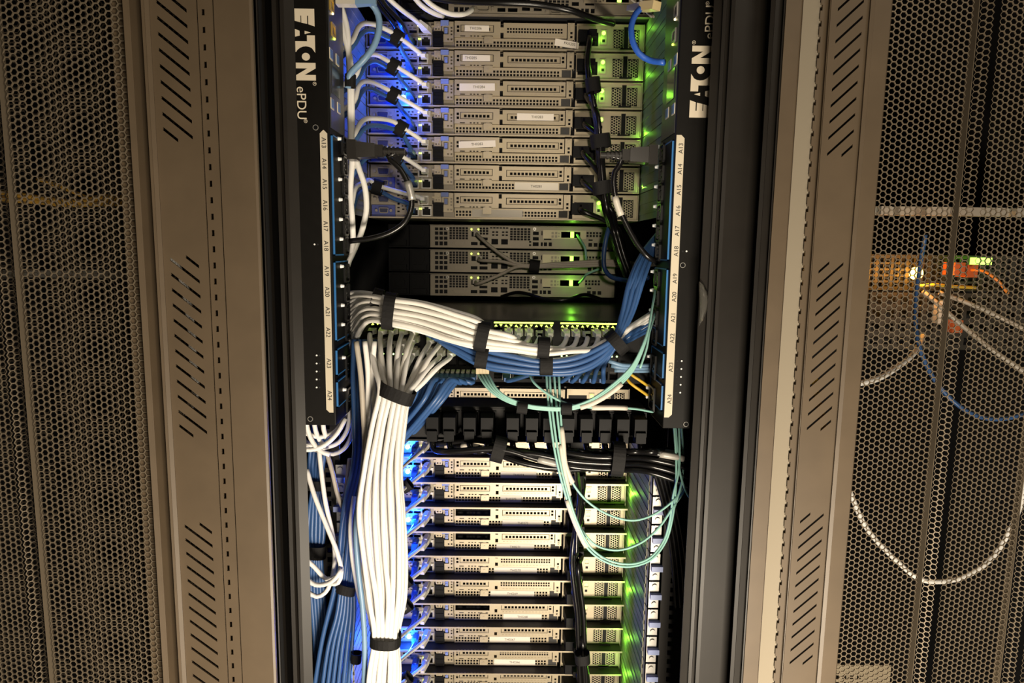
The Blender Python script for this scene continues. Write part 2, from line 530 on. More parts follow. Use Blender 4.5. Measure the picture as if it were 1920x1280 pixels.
# ------------------------------------------------------------------ neighbouring racks behind the swung back doors
def neighbour(label, x0, x1, withmesh):
    t = thing('server_rack', label, 'server rack', ((x0 + x1) / 2, 1.2, 0))
    for s in (x0, x1):
        MB().box(s - .004, s + .004, .86, 1.9, 0, RT).build('side_panel', DARK, t)
    MB().box(x0, x1, 1.9, 1.91, 0, RT).build('front_panel', DARK, t)
    MB().box(x0, x1, .86, 1.9, .02, .05).build('base_panel', DARK, t)
    MB().box(x0, x1, .86, 1.9, RT, RT + .03).build('roof_panel', POST, t)
    if withmesh:
        fr = MB(); fr.box(x0, x0 + .02, .80, .83, .05, RT); fr.box(x1 - .02, x1, .80, .83, .05, RT)
        fr.box(x0 + .02, x1 - .02, .80, .83, .05, .12); fr.box(x0 + .02, x1 - .02, .80, .83, RT - .05, RT)
        d = fr.build('rear_door', COAT, t)
        m_ = MB(); honeycomb(m_, [(x1 - .02 - .20, .805), (x1 - .02, .805)], MZ0, MZ1)
        honeycomb(m_, [(x0 + .02, .805), (x1 - .225, .805)], MZ0, MZ1)
        m_.build('mesh_panel', mat('dark_mesh', (0.085, 0.068, 0.05), .4, .3), d)
    return t


XL1 = X(440, .80); XR0 = X(1500, .86)
neighbour('neighbouring rack behind the mesh door beside the power strip with the printing read downwards', XL1 - .60, XL1, True)
neighbour('neighbouring rack with an amber and a green lamp glowing behind the single mesh door', XR0, XR0 + .60, False)

# ------------------------------------------------------------------ vertical power strips
LOGO_E = [[(0, 0), (.64, 0), (.72, .29), (.36, .29), (.36, .335), (.735, .335), (.80, .63), (.36, .63), (.36, .69), (.82, .69), (.93, 1), (0, 1)]]
LOGO_A = [[(1.08, 0), (1.48, 0), (1.42, .23), (1.17, .23)], [(1.17, .49), (1.34, .49), (1.255, .79)]]
arc = []
for i in range(9):
    a = math.radians(245 - i * 16.5)
    arc.append((2.55 + .56 * math.cos(a), .52 + .56 * math.sin(a)))
LOGO_T = [[(1.41, .60), (1.73, .60), (1.73, .0), (2.28, .0)] + arc[:7] + [(2.34, 1.0), (1.41, 1.0)]]
LOGO_O = [[(2.55 + .205 * math.cos(2 * PI * i / 24), .52 + .205 * math.sin(2 * PI * i / 24)) for i in range(24)]]
LOGO_N = [[(2.88, 0), (2.88, 1), (3.17, 1), (3.53, .42), (3.53, 1), (3.83, 1), (3.83, 0), (3.55, 0), (3.18, .58), (3.18, 0)]]

PD = {}


def power_strip(sg, label):
    """sg = -1: outlets look towards +x; sg = 1: outlets look towards -x (strip mounted turned round)"""
    Yf, Yb = .87, .950
    if sg < 0:
        xo, xi = X(557, Yf), X(626.5, Yf); zb = Z(797, Yf, 600)
        lab = [268, 307, 345.5, 385, 424, 461, 508, 547, 584.5, 623, 681, 741]; dots = [260, 298, 336, 374, 411, 448, 499, 536, 572, 608, 670, 730]
        yd, yo = .905, .934; lx0, lx1 = X(609.2, Yf), X(622.5, Yf); zt_, zb_ = Z(244, Yf, 612), Z(773, Yf, 620); lpx = 616
    else:
        xo, xi = X(1325, Yf), X(1249.5, Yf); zb = Z(803, Yf, 1265)
        lab = [278, 317, 356, 395, 433, 471, 522, 556.5, 595, 634, 688, 748]; dots = [313, 351, 388, 426, 460, 510, 544, 581, 618, 655, 676, 700]
        dots = [275, 313, 350, 387, 423, 459, 509, 544, 581, 616, 668, 727]
        yd, yo = .955, .927; lx0, lx1 = X(1249.5, Yf) + .0012, X(1249.5, Yf) + .0112; zt_, zb_ = Z(253, Yf, 1272), Z(782, Yf, 1250); lpx = 1260
    t = thing('power_strip', label, 'power strip', ((xo + xi) / 2, .91, zb))
    zt = RT - .05
    c = MB(); lo, hi = min(xo, xi), max(xo, xi)
    c.box(lo, hi, Yf, Yb, zb, zt)
    cs = c.build('case', PDUM, t)
    bv = cs.modifiers.new('edge', 'BEVEL'); bv.width = .0012; bv.segments = 2
    # label strip with the outlet numbers
    st = MB(); r = .004
    pts = [(lx0, zb_ + (r if sg < 0 else 0)), (lx0 + (r if sg < 0 else 0), zb_), (lx1 - (r if sg > 0 else 0), zb_), (lx1, zb_ + (r if sg > 0 else 0)), (lx1, zt_ - r), (lx1 - r, zt_), (lx0 + r * (sg < 0), zt_), (lx0, zt_ - r * (sg < 0))]
    strip = st.poly(pts, lambda u, v, q: (u, Yf - .0008 + q, v), .0008).build('label_strip', LABELM, t)
    rd = (0, 0, -1) if sg < 0 else (0, 0, 1); up = (1, 0, 0) if sg < 0 else (-1, 0, 0)
    for i, y in enumerate(lab):
        cx = (lx0 + lx1) / 2 + (.0012 if sg > 0 else 0)
        letter('outlet_number', 'A%d' % (13 + i), INK, strip, (cx, Yf - .001, Z(y, Yf, lpx)), rd, up, .0078)
    # maker's lettering and model lettering
    un = 35.0 * Yf / F; uu = (Z(16.5, Yf, 570) - Z(150.8, Yf, 570)) / 3.83 if sg < 0 else (Z(86.0, Yf, 1315) - Z(220.5, Yf, 1310)) / 3.83
    if sg < 0: z00, x00 = Z(16.5, Yf, 570), X(554.0, Yf, 80) - .0001
    else: z00, x00 = Z(220.5, Yf, 1310), X(1329, Yf, 200)
    fx = lambda u, v, q: (x00 + (v * un if sg < 0 else -v * un), Yf - .0006 + q, z00 + (-u * uu if sg < 0 else u * uu))
    b = MB()
    for g in (LOGO_E, LOGO_A, LOGO_T, LOGO_O, LOGO_N):
        for pl in g: b.poly(pl, fx, .0006)
    b.build('maker_lettering', PRINT, t)
    letter('model_lettering', 'ePDU', PRINT, t, fx(5.07, .22 if sg < 0 else .15, -.0002), rd, up, .0162)
    for u, v in ((4.0, .93), (6.05, .42 if sg < 0 else .33)):
        b = MB().ring(fx(u, v, 0), (0, 1, 0), .0022, .0018, .0004, 16)
        rg = b.build('registered_mark', PRINT, t)
        letter('registered_mark', 'R', PRINT, t, fx(u, v, -.0001), rd, up, .0034)
    # screws and pin holes on the front
    scr = ((592, 239), (582, 785)) if sg < 0 else ((1280, 497), (1286, 795))
    for p, y in scr:
        cc = at(p, y, Yf)
        sc_ = MB().ring((cc.x, Yf - .0008, cc.z), (0, 1, 0), .0034, .0028, .0008, 20).build('screw', STEEL, t)
        MB().cyl((cc.x, Yf - .0004, cc.z), (0, 1, 0), .0028, .0004).build('screw_socket', BLACK, sc_)
    pin = [(590, 458, 596)] + [(594, 666 + 15 * i, 599) for i in range(5)] if sg < 0 else [(1287, 471, 1280)] + [(1278 - .7 * i, 676.5 + 14.8 * i, 1270 - .7 * i) for i in range(5)]
    b = MB(); b2 = MB()
    for p, y, q in pin:
        a1, a2 = at(p, y, Yf), at(q, y, Yf)
        b.cyl((a1.x, Yf - .0008, a1.z), (0, 1, 0), .0011, .0008, 10); b2.cyl((a2.x, Yf - .0003, a2.z), (0, 1, 0), .0012, .0003, 10)
    b.build('reset_pin', WDOT, t); b2.build('pin_hole', DARK, t)
    # outlets on the inward face
    n = -sg
    fc = lambda e: xi + n * e
    blk = [(lab[0], lab[5]), (lab[6], lab[9]), (lab[10], lab[10]), (lab[11], lab[11])]
    for k, (ya_, yb_) in enumerate(blk):
        h = 18 if k < 2 else 25
        za, zc = Z(ya_ - h, Yf, lpx), Z(yb_ + h, Yf, lpx)
        b = MB(); y0, y1 = Yf + .006, Yb - .002; e = .0016
        xx = sorted((fc(0), fc(.0022)))
        for q in ((y0, y0 + e, zc, za), (y1 - e, y1, zc, za), (y0, y1, za - e, za), (y0, y1, zc, zc + e)): b.box(xx[0], xx[1], q[0], q[1], q[2], q[3])
        b.build('outlet_trim', TRIM, t)
        xx = sorted((fc(0), fc(.0018)))
        MB().box(xx[0], xx[1], y0 + e, y1 - e, zc + e, za - e).build('outlet_panel', BLACK, t)
    for i, (y, d) in enumerate(zip(lab, dots)):
        z = Z(d + (13 if i < 10 else 18), .93, 650 if sg < 0 else 1230); big = i >= 10
        hz, hy = (.0125, .0125) if not big else (.0165, .0150)
        b = MB()
        oc = [(-1, -.75), (-1, .75), (-.75, 1), (.75, 1), (1, .75), (1, -.75), (.75, -1), (-.75, -1)] if not big else [(-1, -1), (-1, 1), (1, 1), (1, -1)]
        outer = [(yo + p * hy, z + q * hz) for p, q in oc]; inner = [(yo + p * hy * .82, z + q * hz * .82) for p, q in oc]
        m_ = len(oc)
        for e_ in (.0018, .0046):
            b.v += [(fc(e_), p, q) for p, q in outer]
        b.v += [(fc(.0046), p, q) for p, q in inner]; b.v += [(fc(.0020), p, q) for p, q in inner]
        for q in range(3):
            for j in range(m_): b.f.append((q * m_ + j, q * m_ + (j + 1) % m_, (q + 1) * m_ + (j + 1) % m_, (q + 1) * m_ + j))
        b.f.append(tuple(range(3 * m_, 4 * m_)))
        for dy, dz in ((-.004, 0), (.004, -.004), (.004, .004)):
            xx = sorted((fc(.0020), fc(.0034))); b.box(xx[0], xx[1], yo + dy - .0030, yo + dy + .0030, z + dz - .0009, z + dz + .0009)
        b.build('power_outlet', mat('outlet_plastic', (.010, .010, .010), .32, spec=.45), t)
        zd = Z(d, yd, 640 if sg < 0 else 1228)
        MB().cyl((fc(.0015), yd, zd), (n, 0, 0), .0026, .0045, 12, .0018).build('status_light', WDOT, t)
    # control section
    z1, z0 = Z(123, .90, 637), Z(180, .90, 637)
    xx = sorted((fc(0), fc(.0012)))
    cp = MB().box(xx[0], xx[1], Yf + .004, Yb - .004, Z(246, .9, 640), zt - .01).build('control_panel', mat('glossy_panel', (0.03, 0.032, 0.034), 0.35), t)
    xx = sorted((fc(.0012), fc(.0020)))
    MB().box(xx[0], xx[1], Yf + .012, Yb - .030, z0, z1).build('screen', SCREEN, cp)
    for yy, pyy in ((.880, 102), (.912, 113), (.881, 195), (.914, 203)):
        zz = Z(pyy, yy, 637)
        MB().box(xx[0], xx[1], yy - .0075, yy + .0075, zz - .0065, zz + .0065).build('button_rim', PRINT, cp)
        x2 = sorted((fc(.0018), fc(.0026)))
        MB().box(x2[0], x2[1], yy - .0058, yy + .0058, zz - .0050, zz + .0050).build('button', BTN, cp)
    for k, (yy, pyy) in enumerate(((.893, 58), (.887, 10))):
        zz = Z(pyy, yy, 637); x2 = sorted((fc(.0012), fc(.0030)))
        MB().plate(yy - .009, yy + .009, zz - .008, zz + .008, [(yy - .006, yy + .006, zz - .005, zz + .005)], 0, .0018, fn=lambda a, q, z_: (fc(.0012) + n * q, a, z_)).build('network_port', GOLD if sg < 0 else STEEL, cp)
        MB().cyl((fc(.001), yy + .004, zz - .0085), (n, 0, 0), .0014, .002, 10).build('port_light', L_DIM if k else L_LIME, cp)
    PD[sg] = t
    return t


power_strip(-1, 'black power strip with maker lettering read downwards, beside the white cable bundle')
power_strip(1, 'black power strip with maker lettering read upwards, beside the blue cable harness')

# ------------------------------------------------------------------ rack servers (sizes in mm, y < 0 towards the aisle)
k_ = .001
MESHES = {}


def keep(key, b, m, smooth=False):
    b.v = [(a[0] * k_, a[1] * k_, a[2] * k_) for a in b.v]
    MESHES[key] = b.mesh(key, m, smooth)


def sq(x, z, s): return (x - s / 2, x + s / 2, z - s / 2, z + s / 2)


def dsub(b, x0, x1, z0, z1):
    cx, cz, hw_, hh = (x0 + x1) / 2, (z0 + z1) / 2, (x1 - x0) / 2, (z1 - z0) / 2
    o = [(-1, .8), (-.8, 1), (.8, 1), (1, .8), (.84, -.8), (.66, -1), (-.66, -1), (-.84, -.8)]
    outer = [(cx + p * hw_, cz + q * hh) for p, q in o]; inner = [(cx + p * (hw_ - 1.1), cz + q * (hh - 1.1)) for p, q in o]
    n = len(b.v)
    for y, pl in ((0, outer), (-3.5, outer), (-3.5, inner), (-.5, inner)): b.v += [(p, y, q) for p, q in pl]
    for r in range(3):
        for j in range(8): b.f.append((n + r * 8 + j, n + r * 8 + (j + 1) % 8, n + r * 8 + 8 + (j + 1) % 8, n + r * 8 + 8 + j))
    b.f.append(tuple(range(n + 24, n + 32)))
    for s in (-1, 1): b.cyl((cx + s * (hw_ + 4), 0, cz), (0, -1, 0), 2.4, 3.5, 6)


W = 445
b = MB().box(1, W - 1, 9, 520, .6, 42.6); b.box(0, 1, -5, 520, .6, 42.6); b.box(W - 1, W, -5, 520, .6, 42.6)
b.box(1, W - 1, 6, 520, 42.0, 43); keep('casing', b, ZINCD); keep('shade_backing', MB().box(1.5, W - 1.5, 8, 8.8, 1.7, 41.8), DARK)  # dark sheet stands in for the shade behind the panel holes
keep('base_tray', MB().box(1, W - 1, -26, 9, .4, 1.2), ZINC); keep('insulating_film', MB().box(1.5, W - 1.5, -25.5, 7, 1.2, 1.6), TRAY)
b = MB().box(0, W, -27.2, -26, .3, 3.2)
for i in range(9): b.box(148 + i * 6, 151.6 + i * 6, -24.5, -22.5, 1.6, 1.75)
keep('tray_lip', b, ZINC)
keep('short_tray', MB().box(1, W - 1, -5, 9, .4, 1.4), ZINC); keep('short_lip', MB().box(0, W, -5.6, -5, .3, 2.4), ZINC)
h = [(46, 50, 36, 38.5), (46.3, 50, 29.5, 33), (46.3, 50, 22, 25.5), (46, 50, 16.5, 18.5), (46, 50, 10, 12.5), (53, 56, 36, 38), (59, 62, 36, 38), (65, 68, 36, 38), (71, 74, 36, 38),
     (54, 66, 25, 29.5), (68, 80, 25, 29.5), (55, 58, 32, 33.2), (60, 64, 32, 33.2), (68, 72, 32, 33.2), (74, 79, 32, 33.2), (53, 56, 19.5, 21), (59, 62, 19.5, 21), (54, 58, 14, 16), (61, 64, 14, 16),
     (83, 86.2, 28, 31.2), (83, 86.2, 21.5, 24.7), (68.5, 80, 5.5, 17), (88, 101, 6, 19), (88, 104, 21, 22), (83, 96, 26, 34), (104, 106, 24, 30), (112, 115, 36, 39)]
b = MB().plate(43, 140, 3, 42, h, 0, 1.2); b.plate(3, 43, 22, 42, [], 1, 1.2); keep('port_panel', b, ZINCD)
keep('blue_port_surround', MB().box(4, 42.5, -.3, 1.6, 3, 21.5), mat('blue_plastic', (.05, .065, .22), .45)); keep('vga_insert', MB().box(15.8, 32.2, -2.6, -.5, 27, 35.4).box(17.4, 30.6, -2.6, -.5, 9.6, 15.6), mat('navy_plastic', (.015, .018, .05), .5))
b = MB(); dsub(b, 14, 34, 25, 37); keep('vga_port', b, ZINCD)
b = MB(); dsub(b, 16, 32, 8, 17); keep('serial_port', b, ZINCD)


def jack(x0, x1, z0, z1):
    b = MB().plate(x0 - 1.6, x1 + 1.6, z0 - 1.6, z1 + 1.4, [(x0, x1, z0, z1 - 3), (x0 + 3, x1 - 3, z1 - 3, z1)], -1.2, 1.2)
    return b


keep('network_port', jack(68.5, 80, 5.5, 17), STEEL); keep('management_port', jack(88, 101, 6, 19), STEEL); keep('upper_network_port', jack(83, 96, 24, 36), STEEL)
b = MB().box(106, 123, -5, 8, 4, 26.5); b.plate(106, 123, 4, 26.5, [(107.5, 121.5, 7, 12), (107.5, 121.5, 17, 22)], -6.2, 1.2); keep('usb_ports', b, BLACK)
b = MB().plate(108, 119, 27.5, 42, [sq(111, 30.5, 2.6), sq(115.6, 30.5, 2)], -4.5, 1); b.cyl((114.5, -4.5, 37), (0, -1, 0), 2.8, 1.2, 12); b.box(104, 108, -4.5, -3.5, 33, 36); keep('screw_tab', b, ZINC)
b = MB().plate(121, 139.5, 11, 36, [(123, 131, 22.5, 34)] + [sq(135.8, z, 2.8) for z in (32.5, 27.5, 22.5, 15)] + [sq(130.5, 15, 2.8)], -5, 1); b.box(138.5, 139.5, -5, 0, 11, 42); b.plate(132, 139.5, 36, 42, [], -5, 1); keep('latch_bracket', b, ZINC)
b = MB().box(119, 131.5, -9, -4, 35.5, 42.5); b.box(124.5, 129.5, -4.6, -3, 24, 32.5); b.cyl((127, -4.6, 28), (0, -1, 0), 2, 1, 10); keep('release_touchpoint', b, BLUEP)


def riser(open_):
    hs = [(144.5, 148.5, 31.5, 35.5), (144.5, 148.5, 25.5, 29.5), (150, 158, 19, 20.4), (166, 169, 19, 20.6), (171.5, 174.5, 19, 20.6), (177, 180, 19, 20.6), (184, 192, 19, 20.4), (198, 202, 19, 20.6)]
    if open_: hs = hs[2:] + [(143, 205, 24.5, 38)]
    else: hs.append((150.5, 203.5, 25.5, 36.5))
    b = MB().plate(141, 214, 19, 42, hs, -8, 1); b.box(141, 214, -8, 0, 41.2, 42); b.box(141, 214, -8, 0, 18.4, 19); b.box(213, 214, -7, 0, 19, 41.2); b.box(141, 142, -7, 0, 19, 41.2)
    b.box(214, 223, -6, -5, 26, 34)
    b.box(188, 202, -10, -9, 8.5, 18.5); b.box(189, 201, -9.6, -8, 15, 19.5)
    b.cyl((195, -10, 13.5), (0, -1, 0), 1.7, .6, 10); return b


keep('riser_bracket', riser(False), ZINC); keep('open_riser_bracket', riser(True), ZINC)


def cover(x0, x1, z0, z1, n, s, y):
    st = (x1 - x0 - 8) / n
    b = MB().plate(x0, x1, z0, z1, [sq(x0 + 4 + st * (i + .5), (z0 + z1) / 2 - .4, s) for i in range(n)], y, .8)
    for q in ((x0, x1, z0, z0 + .9), (x0, x1, z1 - .9, z1), (x0, x0 + .9, z0, z1), (x1 - .9, x1, z0, z1)): b.box(q[0], q[1], y - .9, y, q[2], q[3])
    return b


keep('riser_slot_cover', cover(151.5, 202.5, 26.3, 35.7, 7, 4.3, -7.2), ZINC)


def slotb(grid):
    hs = [(313, 317, 31.5, 35.5), (313, 317, 25.5, 29.5)]
    if grid: hs = [sq(226 + i * 4.5, z, 3) for i in range(20) for z in (27.5, 32)]
    else: hs.append((226, 311, 24.5, 35.5))
    b = MB().plate(219, 320, 20, 41, hs, -6, 1); b.box(219, 320, -6, 0, 40.4, 41); b.box(219, 320, -6, 0, 19.2, 20); b.box(219, 220, -5, 0, 20, 40.4)
    for i in range(15): b.box(228 + 6 * i, 231.5 + 6 * i, -6.6, -6, 20.6, 21.4)
    return b


keep('slot_bracket', slotb(False), ZINC); keep('perforated_slot_bracket', slotb(True), ZINC); keep('slot_cover', cover(227, 310, 25.3, 34.7, 12, 4.3, -5.2), ZINC)
b = MB().plate(141, 312, 3, 17, [sq(145 + i * 5.42, z, 3.5) for i in range(31) for z in (7, 12)], -2.5, 1); b.box(141, 330, -2.5, 6, 17, 18); b.plate(312, 330, 3, 17, [], -2.5, 1); keep('vent_panel', b, ZINC)
keep('spec_tag', MB().box(313.5, 328.5, -3.1, -2.5, 4.5, 15.5), INK)
b = MB().plate(321, 333, 15.5, 42, [sq(327, 20, 3.6), sq(327, 26, 3.6)], -10, 1); b.box(332, 333, -10, 0, 15.5, 42); b.box(321, 333, -10, 0, 41.2, 42); b.cyl((327, -10, 37), (0, -1, 0), 3, 1, 12); keep('screw_bracket', b, ZINC)
b = MB().plate(336, 444, 3, 41.5, [(339, 371, 9, 30), (395, 411.5, 6, 35), (412.2, 419.3, 5, 39), (420, 437, 6, 35)], -2, 1)
b.box(336, 444, -6, -2, 40.8, 41.6); b.box(443.2, 444, -6, -2, 3, 41); b.box(336, 336.8, -6, -2, 3, 41)
fn = lambda s, z, t: (s, -2 + t, z)
b.hexes(395, 411.5, 6, 35.2, 4.3, 1.2, 1, fn); b.hexes(420, 437, 6, 35.2, 4.3, 1.2, 1, fn); keep('power_supply', b, ZINC)
keep('power_inlet', MB().box(339, 371, 3, 5, 9, 30), BLACK)
keep('extraction_handle', MB().box(412.4, 419, -1, 2, 5, 39).box(406, 426, -9, -7.5, 3, 5), BLACK)
b = MB().plate(374.5, 384.5, 11, 34, [(376, 383, 24, 33), sq(379.5, 17, 4.5)], -3.4, 1.2); keep('release_latch', b, ZINC)
keep('latch_hole_shade', MB().box(377, 382, -2.6, -2, 14.5, 19.5), BLACK)  # black box stands in for the shade inside the latch hole
keep('status_led', MB().cyl((379.5, -2.2, 29), (0, -1, 0), 3.0, 1.2, 14), L_GREEN)
keep('port_led', MB().box(82.5, 84.3, -1.6, 0, 15.2, 17.2).box(85.2, 87, -1.6, 0, 15.2, 17.2), L_LIME)
keep('id_led', MB().cyl((58, -1, 14), (0, -1, 0), 4.0, 2.5, 14), L_BLUE)
keep('link_led', MB().box(81.2, 83.2, -2, 0, 35.2, 37.2), L_DIM)
# stickers, unit sized pieces are placed per server
YA = 1.168                       # rear faces of the servers
XA = -W / 2 * k_ + X(946, 1.16) * 0 + (X(690, YA, 141) + X(1204, YA, 148)) / 2


def sticker(t, x0, x1, z0, z1, y, text, tx=.5, rot=0.0, m=None):
    b = MB(); cx, cz = (x0 + x1) / 2, (z0 + z1) / 2
    b.poly([(x0, z0), (x1, z0 + .15), (x1 - .2, z1), (x0 + .3, z1 + .1)], lambda u, v, q: (u, y - .25 + q, v), .25)
    R = Matrix.Rotation(math.radians(rot), 3, 'Y')
    b.v = [tuple(k_ * (R @ Vector((a[0] - cx, 0, a[2] - cz)) + Vector((cx, a[1], cz)))) for a in b.v]
    o = put('paper_sticker', b.mesh('paper_sticker', m or PAPER), t)
    if text:
        q = put('sticker_lettering', text_mesh(text, INK), o)
        ax = Vector((1, 0, 0)); ax.rotate(Matrix.Rotation(math.radians(rot), 3, 'Y')); az = Vector((0, 0, 1)); az.rotate(Matrix.Rotation(math.radians(rot), 3, 'Y'))
        Rm = Matrix((ax, az, ax.cross(az))).transposed().to_4x4()
        q.matrix_local = Matrix.Translation(Vector((x0 + (x1 - x0) * tx, y - .3, cz)) * k_) @ Rm @ Matrix.Scale(.0058, 4)
    return o


def server(label, zb, left='holes', right='holes', grp=None, led=False, short=False, y=YA):
    t = thing('rack_server', label, 'server', (XA, y, zb), grp)
    for p in ('casing', 'short_tray' if short else 'base_tray', 'short_lip' if short else 'tray_lip', 'port_panel', 'screw_tab', 'latch_bracket', 'release_touchpoint', 'vent_panel', 'spec_tag', 'screw_bracket', 'usb_ports'):
        o = put(p.replace('short_tray', 'base_tray').replace('short_lip', 'tray_lip'), MESHES[p], t)
        if p == 'port_panel':
            for q in ('blue_port_surround', 'vga_insert', 'vga_port', 'serial_port', 'network_port', 'management_port', 'upper_network_port', 'port_led', 'link_led'): put(q, MESHES[q], o)
            if led: put('id_led', MESHES['id_led'], o)
        if p == 'casing': put('shade_backing', MESHES['shade_backing'], o)
        if p == 'base_tray': put('insulating_film', MESHES['insulating_film'], o)
    o = put('riser_bracket', MESHES['open_riser_bracket' if left == 'open' else 'riser_bracket'], t)
    if left != 'open': put('slot_cover', MESHES['riser_slot_cover'], o)
    o = put('slot_bracket', MESHES['perforated_slot_bracket' if right == 'grid' else 'slot_bracket'], t)
    if right != 'grid': put('slot_cover', MESHES['slot_cover'], o)
    o = put('power_supply', MESHES['power_supply'], t)
    for q in ('power_inlet', 'extraction_handle', 'release_latch', 'latch_hole_shade', 'status_led'): put(q, MESHES[q], o)
    return t


ORD = ['topmost', 'second from the top', 'third from the top', 'fourth from the top', 'fifth from the top', 'sixth from the top', 'seventh from the top', 'eighth from the top', 'ninth from the top', 'tenth from the top', 'lowest']
UPZ = [Z(93.5, 1.146, 950) - .0446 * i for i in range(7)]
LOZ = [ZC - .3625 - .0447 * i for i in range(11)]
up = [('holes', 'grid'), ('holes', 'holes'), ('holes', 'holes'), ('holes', 'holes'), ('holes', 'holes'), ('holes', 'holes'), ('holes', 'holes')]
UPS = []; YU = 1.152
ul = ['beige server with a slanted FRA205 sticker, topmost of the upper stack',
      'beige server, second from the top of the upper stack, sticker over its short slot',
      'beige server beside the bright blue lamp, third from the top of the upper stack',
      'beige server with a sticker over its long slot, fourth in the upper stack',
      'beige server with a tilted curled sticker, fifth in the upper stack',
      'beige server with a sticker on its vent row, sixth in the upper stack',
      'beige server at the bottom of the upper stack, above the dark gap']
for i in range(7):
    t = server(ul[i], UPZ[i], *up[i], grp='servers of the upper stack', led=(i == 2), short=True, y=YU); UPS.append(t)
sticker(UPS[0], 157, 196, 26.5, 35.8, -8.1, 'TH0286', .45); sticker(UPS[0], 301, 340, 6, 16.5, -3.3, 'FRA205', .62, 8)
sticker(UPS[1], 154, 198, 26, 35.5, -8.1, 'TH0285', .3)
sticker(UPS[2], 149, 206, 25, 36.5, -8.4, 'TH0284', .55, -1)
sticker(UPS[3], 242, 302, 25, 36, -6.3, 'TH0283', .55)
sticker(UPS[4], 148, 208, 25.5, 36, -8.4, 'TH0282', .5, -3)
sticker(UPS[5], 240, 312, 4, 16, -2.7, 'TH0281', .5)
sticker(UPS[6], 170, 254, 4, 16, -2.7, '', .5)

lo_kind = [('holes', 'holes'), ('holes', 'holes'), ('holes', 'holes'), ('open', 'holes'), ('open', 'holes'), ('holes', 'grid'), ('holes', 'grid'), ('open', 'holes'), ('holes', 'holes'), ('holes', 'grid'), ('holes', 'holes')]
ll = ['beige server half hidden under the black cords, topmost of the lower stack',
      'beige server just below the black cords, second in the lower stack',
      'beige server above the pair with open dark slots, third in the lower stack',
      'beige server with open dark slot beside the brightest blue lamp, fourth in lower stack',
      'beige server with an open dark slot, fifth in the lower stack',
      'beige server with two rows of slot holes, sixth in the lower stack',
      'beige server with two rows of slot holes, seventh in the lower stack',
      'beige server with an open dark slot, eighth in the lower stack',
      'beige server beside the low bright blue lamp, ninth in the lower stack',
      'beige server just above the lowest one of the lower stack',
      'beige server cut off by the bottom edge, lowest of the lower stack']
LOS = []
stk = [None, (222, 286), (222, 260), (226, 300), (216, 284), (212, 290), (206, 286), (230, 300), (205, 280), (214, 290), None]
for i in range(11):
    t = server(ll[i], LOZ[i], *lo_kind[i], grp='servers of the lower stack', led=(i in (0, 1, 3, 8))); LOS.append(t)
    if stk[i]: sticker(t, stk[i][0], stk[i][1], 4, 15.5, -2.7, 'TH0%d' % (275 - i), .5)
MID = server('beige server mostly hidden behind the black socket strip under the blue network switch', Z(741, YA, 1107) - .0295, 'holes', 'holes', short=True, y=YA)

# ------------------------------------------------------------------ deeper set servers (second kind)
W2 = 434
b = MB().box(0, W2, 8, 560, .6, 43); keep('b_casing', b, DARK)  # near-black casing, shade behind the holes put into its colour
b = MB()
for x in (6, 44): b.box(x, x + 34, -2, 8, 3, 41); b.cyl((x + 17, -2, 26), (0, -1, 0), 9, 2, 16); b.box(x + 4, x + 30, -8, -2, 4, 14)
keep('b_power_modules', b, BLACK)
h = []
for z0, z1 in ((33, 38), (24.5, 30.6), (15.3, 21.4), (5, 12.2)):
    for x0, x1 in ((88.7, 95), (97.2, 103.6), (105.6, 112.2)): h.append((x0, x1, z0, z1))
for i in range(6):
    for j in range(5): h.append((116 + i * 6, 120.6 + i * 6, 37 - j * 4.7 - 1.6, 39 - j * 4.7 + .2))
for i in range(3):
    for j in range(3): h.append((172.5 + i * 6, 177 + i * 6, 37 - j * 4.7 - 1.6, 39 - j * 4.7 + .2))
for i in range(6):
    h.append((192 + i * 6, 196.6 + i * 6, 37.4, 40))
h += [(156.5, 169, 6, 12), (173, 188, 15.5, 20.5), (173, 188, 6, 12), (157.5, 169, 22, 31), (195, 207.5, 8, 18), (213.5, 226, 8, 18)]
for x in (196.2, 203, 214.7, 221.5):
    for z in (24, 29.5): h.append((x, x + 4.4, z, z + 2.8))
for i in range(6):
    for j in range(5): h.append((230 + i * 6.6, 235 + i * 6.6, 36.6 - j * 4.7 - 1.6, 38.6 - j * 4.7 + .2))
h += [(273, 284, 26.5, 32.5), (273, 284, 16.5, 22.5), (273, 284, 6, 13), (266, 270, 12, 15), (266, 270, 6, 9), (289, 291, 26, 34), (294, 308, 17.5, 22), (294, 300, 6, 13), (303, 309, 6, 13), (288, 292, 6, 13)]
for i in range(5):
    for j in range(2): h.append((374 + i * 6, 378 + i * 6, 24 + j * 5.4, 28 + j * 5.4))
h += [(378, 385, 6, 13), (388, 395, 6, 13), (398, 405, 6, 13), (378, 386, 17, 19.5)]
b = MB().plate(80, 430, 2, 42, h, 0, 1); b.box(80, 430, -14, 0, 42, 42.8); b.box(80, 430, -2, 8, 1.0, 2.0); keep('b_panel', b, ZINCD)
b = MB(); dsub(b, 124, 145, 5, 15); keep('b_vga', b, ZINCD)
b = MB(); dsub(b, 238, 258, 3.5, 14.5); keep('b_serial', b, ZINCD)
b = MB().plate(292, 373, 20, 35, [sq(x, z, 4.4) for x in (310, 316.5) for z in (24, 30.5)] + [sq(x, z, 2.8) for x in (321.8,) for z in (24.5, 30)] + [(326, 362, 22, 33)], -2.5, 1); b.box(292, 373, -2.5, 0, 35, 35.8); keep('b_card', b, ZINC)
keep('b_cage', MB().box(326, 362, 0, 1, 22, 33).box(343, 345, -2.2, 0, 22, 33), BLACK)
keep('b_blank', MB().box(310, 375, -1.2, 0, 5, 19), ZINCD)
